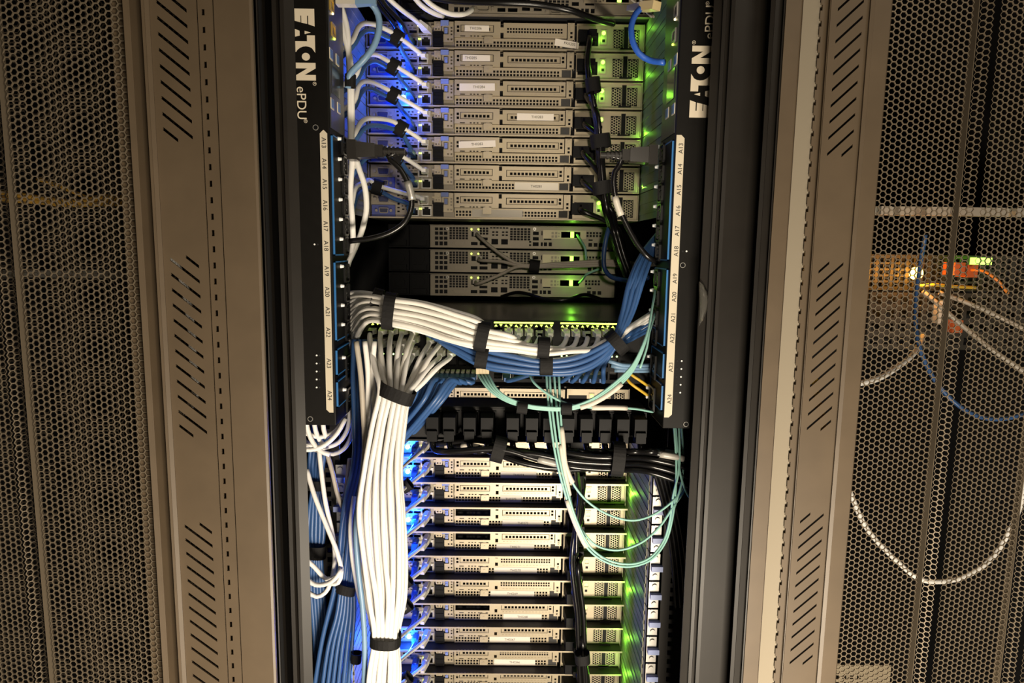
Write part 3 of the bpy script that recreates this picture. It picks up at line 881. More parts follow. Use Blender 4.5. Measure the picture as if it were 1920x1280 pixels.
keep('b_led', MB().box(343.5, 350, -3.2, -1.0, 22.5, 33), L_GREEN)
b = MB().cyl((157.5, -1, 35.5), (0, -1, 0), 1.7, 1, 10); b.cyl((170.5, -1, 35.5), (0, -1, 0), 1.7, 1, 10); keep('b_lights', b, L_LIME)
b = MB().ring((112, 0, 36), (0, -1, 0), 2.8, 1.6, 1.2, 14); b.ring((276, 0, 37.5), (0, -1, 0), 2.8, 1.6, 1.2, 14); keep('b_screws', b, STEEL)


def server2(label, x, y, zb, grp=None, lights=True):
    t = thing('rack_server', label, 'server', (x, y, zb), grp)
    put('casing', MESHES['b_casing'], t); put('power_modules', MESHES['b_power_modules'], t)
    p = put('port_panel', MESHES['b_panel'], t)
    for a, c in (('vga_port', 'b_vga'), ('serial_port', 'b_serial'), ('blank_cover', 'b_blank'), ('panel_screws', 'b_screws'), ('port_lights', 'b_lights')): put(a, MESHES[c], p)
    c = put('network_card', MESHES['b_card'], t); put('cable_cage', MESHES['b_cage'], c); put('status_led', MESHES['b_led'], c)
    return t


YB = 1.30
XB = X(727, YB, 450)
S2 = []
for i, (py, nm) in enumerate(((464, 'topmost of the three dim servers set deep under the upper stack'), (509.5, 'middle one of the three dim servers set deep in the rack, behind grey cables'), (554, 'lowest of the three dim servers set deep, just above the switch lid'))):
    S2.append(server2(nm, XB, YB, Z(py, YB, 850) - .001, 'dim deep set servers'))
TOPB = server2('beige server cut off by the top edge, above the upper stack behind a black cord', X(745, 1.13, 20), 1.13, Z(29, 1.13, 900), None)

# ------------------------------------------------------------------ network switches and the black socket strip
YS = .962
XS0, XS1 = X(641, YS), X(1250, YS)
PITCH = .01432
cols = []
for g, c0 in enumerate((685, 810, 934.5, 1059)):
    for i in range(6): cols.append(X(c0, YS, 620) + i * PITCH)


def switch(name, label, zt, depth, face, leds):
    t = thing(name, label, 'network switch', ((XS0 + XS1) / 2, YS, zt - .0435))
    hs = []
    for x in cols:
        for z0, z1 in ((-.0205, -.0085), (-.0385, -.0265)):
            hs.append((x - .0058, x + .0058, zt + z0, zt + z1))
    MB().box(XS0, XS1, YS + .012, YS + depth, zt - .0435, zt).build('casing', face, t)
    b = MB().plate(XS0, XS1, zt - .0435, zt, hs, YS, .012); b.build('port_panel', BLACK, t)
    for g in range(4):
        b = MB()
        for x in cols[g * 6:g * 6 + 6]:
            for s in (-1, 1):
                if leds == 1:
                    cx = x + s * .0035; z1 = zt - .0052
                    b.poly([(cx - .0021, z1 - .0030 * (s < 0)), (cx + .0021, z1 - .0030 * (s < 0)), (cx, z1 - .0030 * (s > 0))], lambda u, v, q: (u, YS - .0012 + q, v), .0012)
                else:
                    b.cyl((x + s * .0036, YS - .0008, zt - .0045), (0, 1, 0), .0013, .0008, 8)
        if leds == 1: b.box(cols[g * 6] - .0064, cols[g * 6 + 5] + .0064, YS - .0006, YS, zt - .0038, zt - .0016)
        b.build('link_lights', L_LIME if leds == 1 else mat('pale_green_led', (.7, 1, .5), .4, emit=(.62, 1., .28), es=4.0), t)
    return t


GLOSS = mat('switch_lid', (0.022, 0.020, 0.017), 0.28, noise=0.2, nscale=50)
ZS1 = Z(601, YS, 946); ZS2 = ZS1 - .0450
switch('network_switch', 'network switch with a black lid and a row of lime link lights above white plugs', ZS1, .36, GLOSS, 1)
switch('network_switch', 'network switch with small pale green lights under the white cables, filled with blue plugs', ZS2, .20, GLOSS, 2)
# socket strip
ZP1 = Z(764, .93, 900); YP = .93
t = thing('socket_strip', 'black horizontal socket strip with power cords plugged in along it', 'power strip', (0, YP, ZP1 - .0450))
XP0, XP1 = -.206, .197
b = MB(); hs = []
SOCK = [X(p, YP, 790) for p in (814, 845, 882, 914, 961, 996, 1028, 1062, 1096, 1130, 1163, 1195)]
for x in SOCK: hs.append((x - .0108, x + .0108, ZP1 - .0370, ZP1 - .0060))
b.plate(XP0, XP1, ZP1 - .0450, ZP1, hs, YP, .004); b.box(XP0, XP1, YP, YP + .060, ZP1, ZP1 + .0012); b.box(XP0, XP1, YP - .004, YP + .06, ZP1 - .0475, ZP1 - .045)
b.box(XP0, XP1, YP + .022, YP + .060, ZP1 - .045, ZP1)
CASEB = mat('strip_case', (0.010, 0.009, 0.0085), 0.5, spec=0.25)
b.build('case', CASEB, t)
for x in SOCK:
    MB().ring((x, YP - .001, ZP1 - .0215), (0, 1, 0), .0006, .0001, .001, 4)
    b = MB().plate(x - .0125, x + .0125, ZP1 - .0385, ZP1 - .0045, [(x - .0108, x + .0108, ZP1 - .0370, ZP1 - .0060)], YP - .0015, .0015); b.build('socket', BLACK, t)
MB().box(XP0, XP1, YP - .0008, YP, ZP1 - .0012, ZP1 - .0004).build('edge_line', CASEB, t)

# slide rails with blue latches, part of the rack
for i, zb in enumerate(UPZ + LOZ):
    for sx in (-1, 1):
        x0 = XA + W / 2 * k_ + sx * (W / 2 * k_ + .0025)
        xw = sx * .0005
        b = MB()
        for z0, z1, e in ((.0006, .0440, .0), (.010, .016, .004), (.026, .032, .004)):
            xa_, xb_ = sorted((x0 - sx * (.0009 if e else 0), x0 + sx * (.0014 + e))); b.box(xa_, xb_, .990, 1.75, zb + z0, zb + z1)
        r = b.build('slide_rail', mat('green_lit_rail_steel', (0.24, 0.23, 0.16), 0.5, 0.0, noise=.25, nscale=50, spec=.35), rack)  # olive base colour holds the green light of the LEDs
        xa_, xb_ = sorted((x0 + sx * .0016, x0 + sx * .018))
        b = MB().box(xa_, xb_, .975, .978, zb + .001, zb + .0425); b.box(*sorted((x0 + sx * .0016, x0 + sx * .003)), .975, .995, zb + .001, zb + .0425)
        xc = x0 + sx * .0110
        for zz in (.0075, .036): b.cyl((xc, .975, zb + zz), (0, -1, 0), .0036, .0025, 12); b.cyl((xc - sx * .003, .975, zb + zz + .006), (0, -1, 0), .0018, .002, 10)
        br = b.build('rail_bracket', STEEL, r)
        if i >= 7:
            MB().box(*sorted((x0 + sx * .004, x0 + sx * .021)), .967, .975, zb + .0175, zb + .0255).build('rail_latch', LATCH, br)

# ------------------------------------------------------------------ cables
rnd = random.Random(11)


def lerp(a, b, t): return a + (b - a) * t


# ---- white harness running across to the upper switch
GW = 'white patch cables of the harness across the rack'
LW = 'white patch cable in the thick harness curving across to the upper switch ports'
ports = [c for c in cols if X(925, YS, 620) < c < X(1160, YS, 620)]
NH = 15
for i in range(NH):
    t = i / (NH - 1)
    j = lambda a: rnd.uniform(-a, a)
    dz = [.012, -.008, .004][i % 3]
    st = [(640, lerp(552, 716, t ** .9), .965), (662, lerp(549, 652, t), .945), (690, lerp(550, 604, t) + j(2), .905 + dz),
          (733, lerp(560, 606, t) + j(2), .875 + dz), (790, lerp(566, 622, t) + j(2), .868 + dz), (848, lerp(583, 640, t) + j(2), .862 + dz),
          (905, lerp(605, 652, t) + j(1.5), .862 + dz)]
    pi = i * len(ports) // NH
    xw = ports[min(pi, len(ports) - 1)]
    ppx = 946 + xw / YS * F
    if ppx > 985: st.append((min(960, ppx - 30), lerp(622, 657, t) + j(2), .862 + dz))
    if ppx > 1050: st.append((1020, lerp(636, 664, t) + j(1.5), .866 + dz))
    if ppx > 1110: st.append((1070, lerp(634, 660, t) + j(1.5), .868 + dz))
    zp = ZS1 - .0150
    st = [at(*s) for s in st]
    st += [Vector((xw - .012, YS - .068, zp - .013)), Vector((xw - .002, YS - .046, zp - .005)), Vector((xw, YS - .018, zp))]
    o, pts = cable('patch_cable', LW, 'cable', [tuple(s) + (0,) for s in st], .0033, WHITED if i % 3 == 1 else WHITEC, GW)
    rj45(o, (xw, YS - .016, zp), (0, 1, 0), CLEAR, WHITEC)

# ---- white fan dropping from the switches into the tall vertical bundle
GV = 'white patch cables of the tall vertical bundle'
LV = 'white patch cable in the tall vertical bundle hanging from the switch ports'
NV = 18
left_ports = [c for c in cols if c < X(865, YS, 640)]
for i in range(NV):
    t = i / (NV - 1)
    low = i % 2
    xw = left_ports[min(1 + int(t * (len(left_ports) - 2)), len(left_ports) - 1)]
    zp = ZS1 - (.0325 if low else .0145) - (.012 if t > .6 else 0)
    dy = (.0, .012, .022)[i % 3]
    j = lambda a: rnd.uniform(-a, a)
    p0 = Vector((xw, YS - .018, zp)); p1 = Vector((xw, YS - .040, zp - .003)); q = at(lerp(712, 768, t), lerp(728, 744, t), .850 + dy)
    p2 = p1.lerp(q, .30) + Vector((0, -.012, .004)); p3 = p1.lerp(q, .66) + Vector((0, -.008, .002))
    st = [p0, p1, p2, p3, at(lerp(712, 768, t), lerp(728, 744, t), .850 + dy), at(lerp(699, 757, t) + j(2), 800, .846 + dy),
           at(lerp(683, 752, t) + j(2), 880, .842 + dy), at(lerp(674, 756, t) + j(2), 960, .842 + dy), at(lerp(681, 759, t) + j(2), 1040, .844 + dy), at(lerp(692, 757, t) + j(2), 1120, .846 + dy),
           at(lerp(702, 745, t), 1195, .850 + dy), at(lerp(693, 747, t) + j(2), 1260, .85 + dy), at(lerp(684, 742, t) + j(3), 1340, .85 + dy)]
    o, pts = cable('patch_cable', LV, 'cable', [tuple(s) + (0,) for s in st], .0034, WHITED if i % 3 == 1 else WHITEC, GV)
    rj45(o, (xw, YS - .016, zp), (0, 1, 0), CLEAR, WHITEC)
GT = 'loose white cables beside the vertical bundle'
LT = 'loose white cable hanging beside the tall white bundle, next to the navy cables'
for i, ps in enumerate(([(668, 640), (676, 700), (680, 760), (684, 850), (672, 950), (671, 1040), (684, 1110), (700, 1200), (688, 1300)],
                        [(684, 640), (690, 700), (690, 760), (694, 850), (683, 950), (688, 1040), (700, 1120), (708, 1200), (696, 1300)],
                        [(702, 640), (699, 690), (700, 750), (700, 850), (692, 950), (697, 1040), (708, 1120), (714, 1200), (704, 1300)])):
    cable('patch_cable', LT, 'cable', [(p, y, .868 + .006 * i) for p, y in ps], .0035, WHITEC if i else GREYC, GT)

# ---- blue harness under the white one, up behind the second power strip
GB = 'blue patch cables of the harness under the white one'
LB = 'blue patch cable in the harness under the white one, rising behind the second power strip'
for i in range(6):
    t = i / 5; dz = (.0, .010)[i % 2]
    cable('patch_cable', LB, 'cable', [(lerp(800, 826, t), lerp(626, 640, t), .90), (850, lerp(634, 656, t), .885 + dz), (905, lerp(655, 686, t), .872 + dz), (960, lerp(668, 696, t), .868 + dz), (1020, lerp(678, 700, t), .868 + dz), (1075, lerp(672, 699, t), .87 + dz),
          (1118, lerp(655, 682, t), .875 + dz), (1150, lerp(632, 647, t) + 2, .88 + dz), (lerp(1166, 1184, t), 590, .90 + dz), (lerp(1180, 1204, t), 530, .92), (lerp(1203, 1222, t), 478, .95), (1240, 430, .99)], .0035, BLUEC, GB)
GD = 'dark blue patch cables leaving the right end of the harness strap'
for i in range(3):
    cable('patch_cable', 'dark blue patch cable running from the harness strap behind the second power strip', 'cable', [(1150, 648 + i * 3, .89), (1175, 630 + 5 * i, .90), (1205, 612 + 6 * i, .93), (1245, 590 + 6 * i, .98)], .0033, BLUEC, GD)
GWR = 'white cables rising behind the second power strip'
for i in range(4):
    cable('patch_cable', 'white patch cable rising from the blue harness strap behind the second power strip', 'cable', [(960 + 4 * i, 648 + i * 3, .885), (990, 664 + 3 * i, .882), (1030, 675 + 2.5 * i, .880), (1080, 668 + 2.5 * i, .880), (1130, 642 + 3 * i, .885), (1165, 624 + 4 * i, .893), (1195, 604 + 5 * i, .92), (1240, 575 + 5 * i, .97)], .0032, WHITEC, GWR)

# ---- blue cables fanning from the lower switch down behind the white bundle
GF = 'blue patch cables fanning from the lower switch'
LF = 'blue patch cable fanning from the lower switch down behind the white bundle'
for i in range(9):
    t = i / 8; dz = .014 * (i % 3)
    px = lerp(812, 888, t); xw = X(px, YS, 690); zp = ZS2 - .0325
    st = [Vector((xw, YS - .018, zp)), Vector((xw - .001, YS - .044, zp - .004)), at(px - 26, 712, .892 + dz), at(lerp(778, 828, t), lerp(742, 752, t), .88 + dz), at(lerp(730, 775, t), lerp(806, 812, t), .905 + dz), at(lerp(678, 708, t), lerp(880, 880, t), .93 + dz),
          at(lerp(646, 684, t), 960, .935 + dz), at(lerp(632, 668, t), 1080, .935 + dz), at(lerp(604, 660, t), 1200, .935 + dz), at(lerp(585, 640, t), 1320, .935 + dz)]
    o, pts = cable('patch_cable', LF, 'cable', [tuple(s) + (0,) for s in st], .0034, BLUEC, GF)
    rj45(o, (xw, YS - .016, zp), (0, 1, 0), CLEAR, BLUEC)
GK = 'blue plugs along the lower switch'
for i, px in enumerate((950, 1047, 1066, 1085, 1104, 1122)):
    xw = X(px, YS, 690); zp = ZS2 - .0325
    st = [Vector((xw, YS - .018, zp)), Vector((xw + .002, YS - .040, zp - .001)), at(lerp(px, 1150, .35), 694 - i, .905), at(lerp(px, 1150, .75), 676 - 2 * i, .893), at(1142 + i * 3, 655 - 2 * i, .890), at(1165 + i * 3, 636 - 2 * i, .90), at(1225, 600, .96)]
    o, pts = cable('patch_cable', 'blue patch cable plugged into the lower switch and swept up to the harness strap', 'cable', [tuple(s) + (0,) for s in st], .0032, BLUEC, GK)
    rj45(o, (xw, YS - .016, zp), (0, 1, 0), CLEAR, BLUEC)
GN = 'navy cables hanging beside the first power strip'
LN = 'navy blue cable hanging straight down between the first power strip and the white bundle'
for i in range(5):
    t = i / 4
    cable('patch_cable', LN, 'cable', [(lerp(664, 704, t), 636, .93), (lerp(662, 706, t), 700, .925), (lerp(664, 700, t), 780, .92), (lerp(664, 692, t), 860, .925), (lerp(644, 668, t), 960, .935), (lerp(634, 660, t), 1080, .945), (lerp(606, 648, t), 1200, .945), (lerp(590, 632, t), 1320, .95)], .0036, NAVYC if i > 2 else BLUEC, GN)
cable('patch_cable', 'single slate blue cable running down in front of the darker blue ones', 'cable', [(690, 780, .90), (684, 850, .875), (676, 920, .87), (668, 990, .865), (671, 1060, .862), (680, 1140, .862), (684, 1220, .862), (681, 1320, .862)], .0038, SKYC)
cable('patch_cable', 'thin white cable slipping between the slate blue and dark blue cables', 'cable', [(664, 930, .90), (657, 985, .885), (660, 1040, .88), (668, 1090, .89), (676, 1130, .91)], .003, WHITEC)
GS = 'blue cables strapped against the rack post'
LS = 'blue cable in the small strapped bundle tight against the dark rack post'
for i in range(5):
    t = i / 4
    cable('patch_cable', LS, 'cable', [(lerp(585, 612, t), 820, .97), (lerp(580, 604, t), 880, .965), (lerp(586, 598, t), 906, .96), (lerp(580, 606, t), 960, .965), (lerp(578, 606, t), 1010, .965), (lerp(584, 602, t), 1034, .962), (lerp(583, 606, t), 1100, .965), (lerp(590, 612, t), 1200, .965), (lerp(594, 620, t), 1320, .965)], .0032, BLUEC, GS)
GW2 = 'blue cables below the folded strap'
for i in range(6):
    t = i / 5
    cable('patch_cable', 'blue cable spreading downwards from the folded strap above the dark gap', 'cable', [(lerp(660, 690, t), 900, .95), (lerp(646, 672, t), 1000, .945), (lerp(640, 664, t), 1090, .935), (lerp(632, 664, t), 1150, .93), (lerp(616, 660, t), 1210, .925), (lerp(600, 650, t), 1320, .92)], .0031, BLUEC, GW2)

# ---- white loops below the first power strip
GL = 'white cable loops below the first power strip'
for ps in ([(556, 806), (574, 812), (600, 819), (624, 812), (640, 794), (648, 772)], [(556, 840), (575, 843), (592, 841), (613, 831), (633, 811), (648, 784)], [(556, 822), (574, 828), (592, 840), (612, 838), (635, 829), (651, 806), (656, 772), (656, 740)],
           [(560, 834), (580, 838), (602, 847), (625, 851), (645, 841), (659, 816), (664, 780), (661, 745)], [(573, 780), (577, 806), (586, 828), (600, 845), (618, 852)], [(588, 786), (592, 808), (600, 826), (610, 838)], [(605, 786), (607, 805), (612, 822)]):
    cable('patch_cable', 'white cable looping out just below the end of the first power strip', 'cable', [(x, y, .925 + .008 * (int(ps[0][1]) % 5) + .001 * k) for k, (x, y) in enumerate(ps)], .0033, WHITEC, GL)
cable('patch_cable', 'long white cable slanting from the loops down to the knot beside the post', 'cable', [(575, 880, .93), (590, 930, .92), (612, 985, .915), (632, 1035, .91), (640, 1072, .91), (634, 1092, .912), (622, 1094, .915), (612, 1086, .92)], .0033, WHITEC)
cable('patch_cable', 'white cable falling steeply behind the knot of cables beside the post', 'cable', [(598, 840, .94), (602, 880, .935), (610, 940, .93), (623, 1000, .93), (628, 1040, .93), (622, 1085, .93), (610, 1110, .93), (594, 1118, .93), (575, 1108, .93)], .0033, WHITEC)
cable('patch_cable', 'white cable crossing the knot and bending back to the rack post', 'cable', [(570, 1045, .92), (590, 1063, .92), (612, 1085, .918), (632, 1080, .915), (640, 1060, .92)], .0033, WHITEC)
cable('patch_cable', 'white cable curling out of the knot low beside the rack post', 'cable', [(570, 1082, .91), (592, 1096, .908), (615, 1093, .905), (632, 1080, .90), (640, 1066, .905)], .0033, WHITEC)
cable('patch_cable', 'pale grey cable slanting from the loops behind the grey rail bracket', 'cable', [(612, 846, .95), (622, 880, .945), (634, 930, .945), (646, 960, .945), (650, 990, .95)], .0033, GREYC)
cable('patch_cable', 'pale grey cable running straight down behind the slanting white cable', 'cable', [(656, 860, .955), (648, 920, .955), (641, 985, .955), (640, 1060, .958)], .0032, GREYC)

# ---- tall white trunk beside the first strip (upper half) and its pairs to the servers
GU = 'white trunk cables beside the first power strip'
for i, ps in enumerate(([(632, -10), (650, 50), (654, 100), (656, 150), (657, 220), (658, 262), (660, 300), (657, 360), (661, 420), (660, 470), (640, 530)],
                        [(634, 30), (655, 104), (659, 160), (660, 220), (660, 268), (672, 312), (684, 350), (687, 390), (682, 420), (672, 450), (658, 482), (636, 520)])):
    cable('patch_cable', 'thick white cable running up the inner edge of the first power strip', 'cable', [(x, y, .960 if y < 440 else .985) for x, y in ps], .0040, WHITEC, GU)
PAIRS = [  # start, peak, strap, white end, blue end, label word
    ((662, 62), (697, 45), (744, 70), (796, 106), (768, 128), 'second from the top'),
    ((668, 128), (702, 102), (738, 124), (798, 160), (769, 181), 'third from the top'),
    ((666, 175), (692, 153), (738, 178), (800, 213), (770, 236), 'fourth from the top'),
    ((664, 240), (706, 222), (752, 240), (797, 267), (772, 290), 'fifth from the top'),
    ((664, 300), (706, 277), (748, 292), (797, 321), (776, 345), 'sixth from the top'),
    ((660, 372), (684, 342), (708, 350), (795, 375), (770, 395), 'seventh from the top')]
for n, (s, p, q, we, be, nm) in enumerate(PAIRS):
    Yq = 1.085
    o, pts = cable('patch_cable', 'white patch cable arching from the trunk into the upper server %s' % nm, 'cable',
                   [(638, s[1] + 34, .985), (s[0] - 3, s[1] + 16, .985), ((s[0] + p[0]) / 2 - 6, (s[1] + p[1]) / 2 - 4, 1.0), (p[0], p[1], 1.04), (q[0] - 14, q[1] - 12, 1.075), (q[0], q[1] - 3, Yq), ((q[0] + we[0]) / 2, (q[1] + we[1]) / 2 - 2, 1.11), (we[0] - 6, we[1] - 4, 1.125), (we[0], we[1], 1.140)], .0035, WHITEC)
    d = at(we[0] + 3, we[1] + 2, 1.16) - at(*we, 1.138)
    rj45(o, at(we[0], we[1], 1.142), (d.x, d.y, d.z), CLEAR, WHITEC)
    o, pts = cable('patch_cable', 'blue patch cable arching under its white partner into the upper server %s' % nm, 'cable',
                   [(638, s[1] + 46, .995), (s[0] - 3, s[1] + 28, .992), ((s[0] + p[0]) / 2 - 2, (s[1] + p[1]) / 2 + 10, 1.01), (p[0], p[1] + 13, 1.045), (q[0] - 14, q[1] + 2, 1.08), (q[0], q[1] + 6, Yq + .006), ((q[0] + be[0]) / 2, (q[1] + be[1]) / 2, 1.11), (be[0] - 2, be[1] - 12, 1.125), (be[0], be[1] - 2, 1.142)], .0035, BLUEC)
    rj45(o, at(be[0], be[1] - 2, 1.144), (0, 1, -.1), BLUEC, BLUEC, 1.0)
    A = math.degrees(math.atan2(we[1] - q[1], we[0] - q[0]))
    strap(q[0], q[1] + 1, Yq, A, 13, 9, 18, 'black strap on the cable pair to the upper server %s' % nm)
o, pts = cable('patch_cable', 'white patch cable dropping at a slant from the top edge into the topmost server', 'cable', [(700, -30, 1.06), (745, 12, 1.08), (775, 35, 1.11), (793, 50, 1.135), (796, 52, 1.142)], .0036, WHITEC)
rj45(o, at(797, 53, 1.143), (.35, 1, -.15), CLEAR, WHITEC)
o, pts = cable('patch_cable', 'blue patch cable dropping from the top edge into the topmost server', 'cable', [(715, -20, 1.08), (738, 20, 1.09), (752, 48, 1.11), (764, 72, 1.135), (766, 75, 1.142)], .0034, BLUEC)
rj45(o, at(767, 76, 1.143), (.1, 1, -.1), BLUEC, BLUEC)
cable('patch_cable', 'white cable running into the top server from the top edge, ending in a grey boot', 'cable', [(785, -14, 1.05), (810, 10, 1.06), (840, 25, 1.07), (866, 27, 1.085), (880, 22, 1.10), (886, 17, 1.115)], .0038, WHITEC)
cable('patch_cable', 'second white cable ending behind the first one under the top server', 'cable', [(768, -16, 1.06), (790, 10, 1.07), (812, 24, 1.08), (830, 30, 1.10)], .0038, WHITEC)
o, pts = cable('patch_cable', 'thick slate blue cable looping from the top port of the first power strip', 'cable', [(655, 4, .90), (678, 2, .915), (697, 8, .925), (709, 28, .93), (711, 52, .93), (702, 84, .93), (684, 110, .93), (666, 128, .935), (656, 140, .94), (652, 165, .945)], .0042, SKYC)
rj45(o, at(664, 3, .902), (-1, 0, 0), CLEAR, SKYC, 1.2)
cable('power_cable', 'black cord hanging across the top edge in front of the top server', 'power cord', [(800, -6, 1.07), (860, 2, 1.07), (940, 5, 1.06), (1010, 9, 1.06), (1070, 20, 1.06), (1110, 34, 1.08), (1150, 44, 1.12)], .0050, BLKC)
for i, (x0, x1) in enumerate(((690, 735), (702, 752))):
    cable('power_cable', ('black cord slanting past the topmost white plug', 'second black cord slanting towards the topmost server')[i], 'power cord', [(x0, -20, 1.03), (x0 + 20, 10, 1.06), (x1, 42, 1.09), (x1 + 12, 66, 1.13)], .0034, BLKC)
# second strip: clear plug with bright blue cable
o, pts = cable('patch_cable', 'bright blue cable looping from the clear plug on the second power strip', 'cable', [(1203, 14, .935), (1192, 26, .93), (1184, 48, .925), (1186, 76, .92), (1198, 100, .918), (1218, 113, .918), (1246, 117, .905)], .0039, mat('bright_blue_cable', (0.03, 0.12, 0.55), .35))
rj45(o, at(1208, 13, .935), at(1250, 8, .90) - at(1204, 13, .935), mat('amber_clear', (.70, .56, .30), .2), CLEAR, 1.25)
for i in range(2):
    cable('fibre_cable', ('thin grey cable crossing the top corner behind the clear plug', 'second thin grey cable crossing the top corner behind the clear plug')[i], 'cable', [(1175 + 18 * i, -8, 1.0), (1200 + 14 * i, 12, 1.0), (1222 + 4 * i, 32, .98)], .0014, GREYC)

# ---- grey cables of the deep set servers
for i, (a, b_) in enumerate((((894, 438), (930, 470)), ((898, 484), (940, 490)), ((892, 528), (940, 514)))):
    o, pts = cable('patch_cable', 'grey patch cable from the %s dim server to the small strap' % ('topmost', 'middle', 'lowest')[i], 'cable', [(a[0], a[1], 1.285), (a[0] + 3, a[1] + 4, 1.25), (b_[0], b_[1], 1.235), (970, 494 + i * 3, 1.225), (1002, 497 + 2 * i, 1.22), (1040, 494 + 3 * i, 1.22), (1090, 491 + 4 * i, 1.22), (1140, 489 + 4 * i, 1.22), (1168, 491 + 4 * i, 1.23), (1230, 496, 1.28)], .0030, GREYC)
    rj45(o, at(a[0], a[1], 1.285), (0, 1, 0), GREYC)
strap(1002, 499, 1.22, 8, 11, 8, 19, 'small square strap gathering the three grey cables')
for i, (a, m_) in enumerate((((1082, 440), (1097, 465)), ((1086, 530), (1100, 514)))):
    cable('fibre_cable', ('dim teal fibre hanging from the topmost dim server', 'dim teal fibre rising from the lowest dim server')[i], 'cable', [(a[0], a[1], 1.28), (a[0] + 8, (a[1] + m_[1]) / 2, 1.25), (m_[0], m_[1], 1.235), (m_[0] + (2 if i == 0 else 24), m_[1] + (22 if i == 0 else -10), 1.235)], .0022, TEALC)
cable('patch_cable', 'navy cable looping in the dark gap beside the dim servers', 'cable', [(1148, 410, 1.13), (1138, 440, 1.12), (1132, 480, 1.12), (1134, 505, 1.12), (1146, 519, 1.11), (1165, 524, 1.10), (1190, 526, 1.06), (1215, 520, 1.02)], .0038, NAVYC)
cable('power_cable', 'black cord lying on the switch lid under the dim servers', 'power cord', [(940, 556, 1.22), (968, 548, 1.20), (990, 551, 1.18), (1020, 560, 1.16), (1060, 562, 1.15), (1095, 552, 1.17), (1125, 560, 1.2)], .003, BLKC)

# ---- black power cords of the upper servers
for i in range(7):
    zy = [70, 124, 178, 232, 286, 339, 392][i]
    xp = [1104, 1101, 1098, 1096, 1093, 1092, 1090][i]
    Yc = 1.085
    st = [at(xp, zy, 1.145), at(xp + 2, zy + 3, 1.11)]
    for yy, xx in ((120, 1108), (170, 1113), (215, 1122), (262, 1127), (310, 1130), (345, 1133), (390, 1140), (430, 1152), (480, 1166), (530, 1185)):
        if yy > zy + 26: st.append(at(xx + (i - 3) * 2.2, yy, Yc - .010 * (i % 3) + (.0 if yy < 400 else .04)))
    o, pts = cable('power_cable', 'black power cord of the upper stack server %s' % ORD[i], 'power cord', [tuple(s) + (0,) for s in st], .0042, BLKC, None)
    c = at(xp, zy, 1.150)
    b = MB().obox(c + Vector((-.004, .004, 0)), Vector((1, 0, 0)), Vector((0, 1, 0)), Vector((0, 0, 1)), .0145, .014, .0100, .9)
    b.obox(c + Vector((.004, -.016, 0)), Vector((1, 0, 0)), Vector((0, 1, 0)), Vector((0, 0, 1)), .008, .010, .007, .75)
    b.build('plug', BLACK, o)
for px, py, a, nm in ((1112, 160, 12, 'narrow black strap high on the upper power cords'), (1126, 265, 17, 'wide black strap in the middle of the upper power cords'), (1130, 352, 17, 'black strap low on the upper power cords, above the dark gap')):
    strap(px, py, 1.07, 82, a, 13, 24, nm)

# ---- power cords on the strips
def pdu_plug(px, py, sg, o):
    c = at(px, py, .925)
    d = Vector((-sg, 0, 0)); s = Vector((0, 1, 0)); u = Vector((0, 0, 1))
    xs_ = X(655, .925, py) if sg < 0 else X(1229, .925, py)
    c = Vector((xs_, .930, c.z))
    b = MB().obox(c + d * .004, s, d, u, .0125, .006, .0125)
    b.obox(c + d * .020, s, -d, u, .0118, .014, .0105, .82)
    b.obox(c + d * .038, s, -d, u, .0072, .006, .0072)
    for k in range(4): b.cyl(c + d * (.045 + .0055 * k), d, .0068 - .0004 * k, .0028, 14)
    b.cyl(c + d * .044, d, .0045, .028, 12)
    b.build('plug', mat('grey_black_plug', (.02, .018, .016), .3), o); return c + d * .066


c1 = Vector((X(655, .925, 281), .93, at(640, 281, .925).z)) + Vector((.066, 0, 0))
o, pts = cable('power_cable', 'black power cord arching between two outlets of the first power strip', 'power cord', [tuple(c1) + (0,), tuple(at(728, 294, .93)) + (0,), tuple(at(750, 316, .93)) + (0,), tuple(at(768, 352, .93)) + (0,), tuple(at(772, 385, .93)) + (0,), tuple(at(760, 415, .93)) + (0,), tuple(at(735, 434, .93)) + (0,), tuple(at(700, 446, .93)) + (0,), tuple(at(655, 452, .932)) + (0,)], .0038, BLKC)
pdu_plug(655, 281, -1, o)
lb = spline([at(764, 340, .93), at(769, 356, .93), at(773, 375, .93)]); MB().tube(lb, .0050, 10).build('cord_tag', STEEL, o, True)
c2 = Vector((X(1229, .925, 291), .93, at(1229, 291, .925).z)) + Vector((-.062, 0, 0))
o, pts = cable('power_cable', 'black power cord arching between two outlets of the second power strip', 'power cord', [tuple(c2) + (0,), tuple(at(1166, 300, .93)) + (0,), tuple(at(1153, 322, .93)) + (0,), tuple(at(1151, 350, .93)) + (0,), tuple(at(1158, 382, .93)) + (0,), tuple(at(1176, 424, .93)) + (0,), tuple(at(1198, 462, .93)) + (0,), tuple(at(1216, 482, .93)) + (0,), tuple(at(1232, 492, .94)) + (0,)], .0038, BLKC)
pdu_plug(1229, 291, 1, o)
lb = spline([at(1153, 368, .929), at(1158, 386, .929), at(1165, 404, .929)]); MB().tube(lb, .0046, 10).build('cord_tag', CLEAR, o, True)

